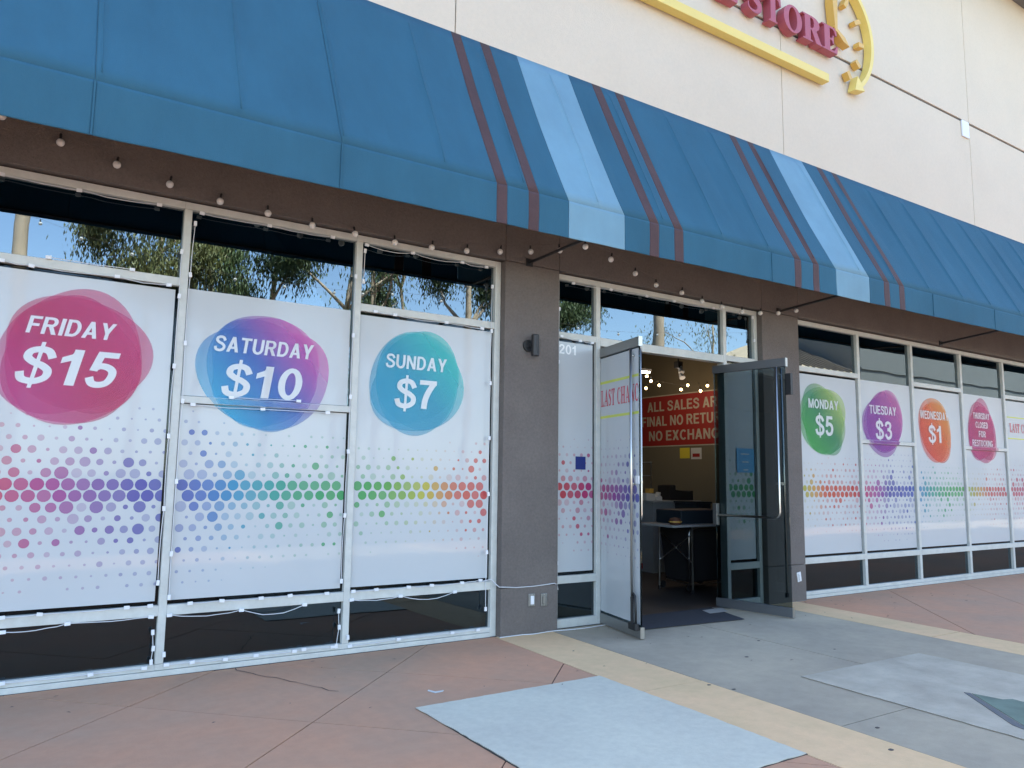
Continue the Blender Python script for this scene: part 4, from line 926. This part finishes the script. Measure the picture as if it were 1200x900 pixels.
# ------------------------------------------------------------------ trees and building across the way (mirrored in the panes)
def leaf_quad(mb, p, d, L, wd):
    u = d.orthogonal().normalized(); u.rotate(Matrix.Rotation(random.uniform(0, 6.28), 3, d)); a_ = p+d*L*.5+u*wd; b_ = p+d*L*.5-u*wd
    mb.add([p, a_, p+d*L, b_], [(0, 1, 2, 3)])
def tree(x, y, h, lean, seed, label, leaves=1500, spread=1.0, lm='leaf', r0=.17, low=.45, bare=False):
    r = random.Random(seed); random.seed(seed)
    t = empty('eucalyptus_tree', (x, y, -.13), label, 'tree', 'trees across the walkway')
    pts_ = [Vector((x+lean*k/8*h*.12+r.uniform(-.08, .08)*k/4, y+r.uniform(-.1, .1)*k/4, -.13+h*.8*k/8)) for k in range(9)]
    tk = MB().tube(pts_, [r0*(1-.075*k) for k in range(9)], 10)
    tips = []
    for k in range(8):
        b = pts_[3+int(r.uniform(low*5, 5.99)-0) if not bare else r.randrange(2, 8)]
        ang = r.uniform(0, 6.28); L = r.uniform(.9, 1.9)*spread*h/9
        mid = b+Vector((math.cos(ang)*L*.5, math.sin(ang)*L*.5, L*.5)); tip = mid+Vector((math.cos(ang+.4)*L*.5, math.sin(ang+.4)*L*.5, L*r.uniform(.2, .8)))
        tk.tube([b, mid, tip], [r0*.38, r0*.26, r0*.12], 6); tips += [mid.lerp(tip, .6), tip]
        for j in range(2):
            t2 = tip+Vector((r.uniform(-.6, .6), r.uniform(-.6, .6), r.uniform(-.1, .6)))*spread; tk.tube([mid.lerp(tip, .5), t2], [r0*.14, r0*.05], 5); tips.append(t2)
    tk.build('trunk', 'bark', t, smooth=True)
    tips.append(pts_[-1]); mb = MB()
    if leaves:
        per = 9*leaves//len(tips)
        for c in tips:
            R_ = r.uniform(.45, .95)*spread
            for k in range(per):
                d = Vector((r.gauss(0, .5), r.gauss(0, .5), r.gauss(0, .45)))*R_; q = c+d+Vector((0, 0, -.25*R_))
                leaf_quad(mb, q, Vector((r.uniform(-.5, .5), r.uniform(-.5, .5), -1)).normalized(), r.uniform(.09, .17), r.uniform(.012, .022))
        mb.build('crown', lm, t, fix=False)
    return t
YT = -12.0
def tx(px): return W(px, 330, -YT)[0]
tree(-.07, YT, 17, .0, 1, 'tall pale trunked tree mirrored at the left of the FRIDAY pane', 1600, 1.0, r0=.20, low=.95)
tree(tx(160), YT-.6, 9.6, .4, 2, 'leafy branching tree mirrored at the right of the FRIDAY pane', 2400, .85, 'leaf2', .10)
tree(tx(255), YT-2, 10.5, .2, 3, 'leafy dark tree mirrored at the left of the SATURDAY pane', 2600, .8, 'leaf', .12)
tree(tx(325), YT-1, 10.2, .3, 4, 'dense green tree mirrored in the middle of the SATURDAY pane', 3200, .8, 'leaf', .12)
tree(tx(375), YT+1, 9.5, .5, 5, 'bare forked tree mirrored at the right of the SATURDAY pane', 200, .8, 'leaf', .13, bare=True)
tree(tx(445), YT+.5, 10.5, -.4, 6, 'bare tree with wide fork mirrored at the left of the SUNDAY pane', 300, .9, 'leaf', .10, bare=True)
tree(tx(487), YT-1, 10, .2, 7, 'slim hanging tree mirrored in the middle of the SUNDAY pane', 1500, .6, 'leaf', .09)
tree(tx(540), YT+.4, 11.5, .1, 8, 'sunlit trunked tree mirrored at the right of the SUNDAY pane', 2400, .8, 'leaf', .15)
tree(tx(672), YT-2, 10.6, .1, 9, 'leafy tree mirrored in the narrow pane left of the door', 2600, .8, 'leaf', .13)
tree(tx(752), YT-.5, 6.6, .1, 10, 'low young tree mirrored above the left glass door', 900, .55, 'leaf2', .05)
tree(tx(796), YT-1, 19, .0, 11, 'very tall straight trunk mirrored in the pane above the doorway', 1600, 1.0, r0=.30, low=.95)
tree(tx(877), YT-2, 10, .3, 12, 'dry thin branched tree mirrored in the pane right of the doorway', 260, 1.1, 'leaf2', .08, bare=True)
# opposite building
ob = empty('opposite_building', (40, -16, -.13), 'grey beige building with a ribbed tan roof, mirrored in the right windows', 'building')
bx('low_wing_wall', 'owall', ob, 30.1, 34.2, -24, -15.9, -.129, 6.68)
bx('tall_wall', 'owall', ob, 34.3, 75, -19, -15.0, -.129, 13.5); bx('wall_band', 'owall', ob, 34.3, 75, -14.999, -14.93, 7.0, 7.08)
R0, R1, RZ0, RZ1 = (29.5, 34.25, 6.72, 9.2)
MB().add([(R0, -15, RZ0), (R1, -15, RZ0), (R1, -20, RZ1), (R0+4.2, -20, RZ1), (R0, -25, RZ0), (R1, -25, RZ0)], [(0, 1, 2, 3), (0, 3, 4), (3, 2, 5, 4), (0, 4, 5, 1), (1, 5, 2)]).build('roof', 'oroof', ob)
for k in range(9):
    x = R0+.3+k*.52
    zt_ = min(1, max(.05, (x-R0)/4.2)); MB().tube([(x, -15, RZ0+.05), (x, -15-5*zt_, RZ0+(RZ1-RZ0)*zt_+.05)], .045, 6).build('roof_rib', 'stain_rib_shade', ob)  # dark rib colour stands in for the shaded stripes of the roof
for k in range(6): bx('window', 'darkmetal', ob, 38+k*5, 40.6+k*5, -14.998, -14.94, 1.0, 3.0)
print('objects', len(bpy.data.objects))
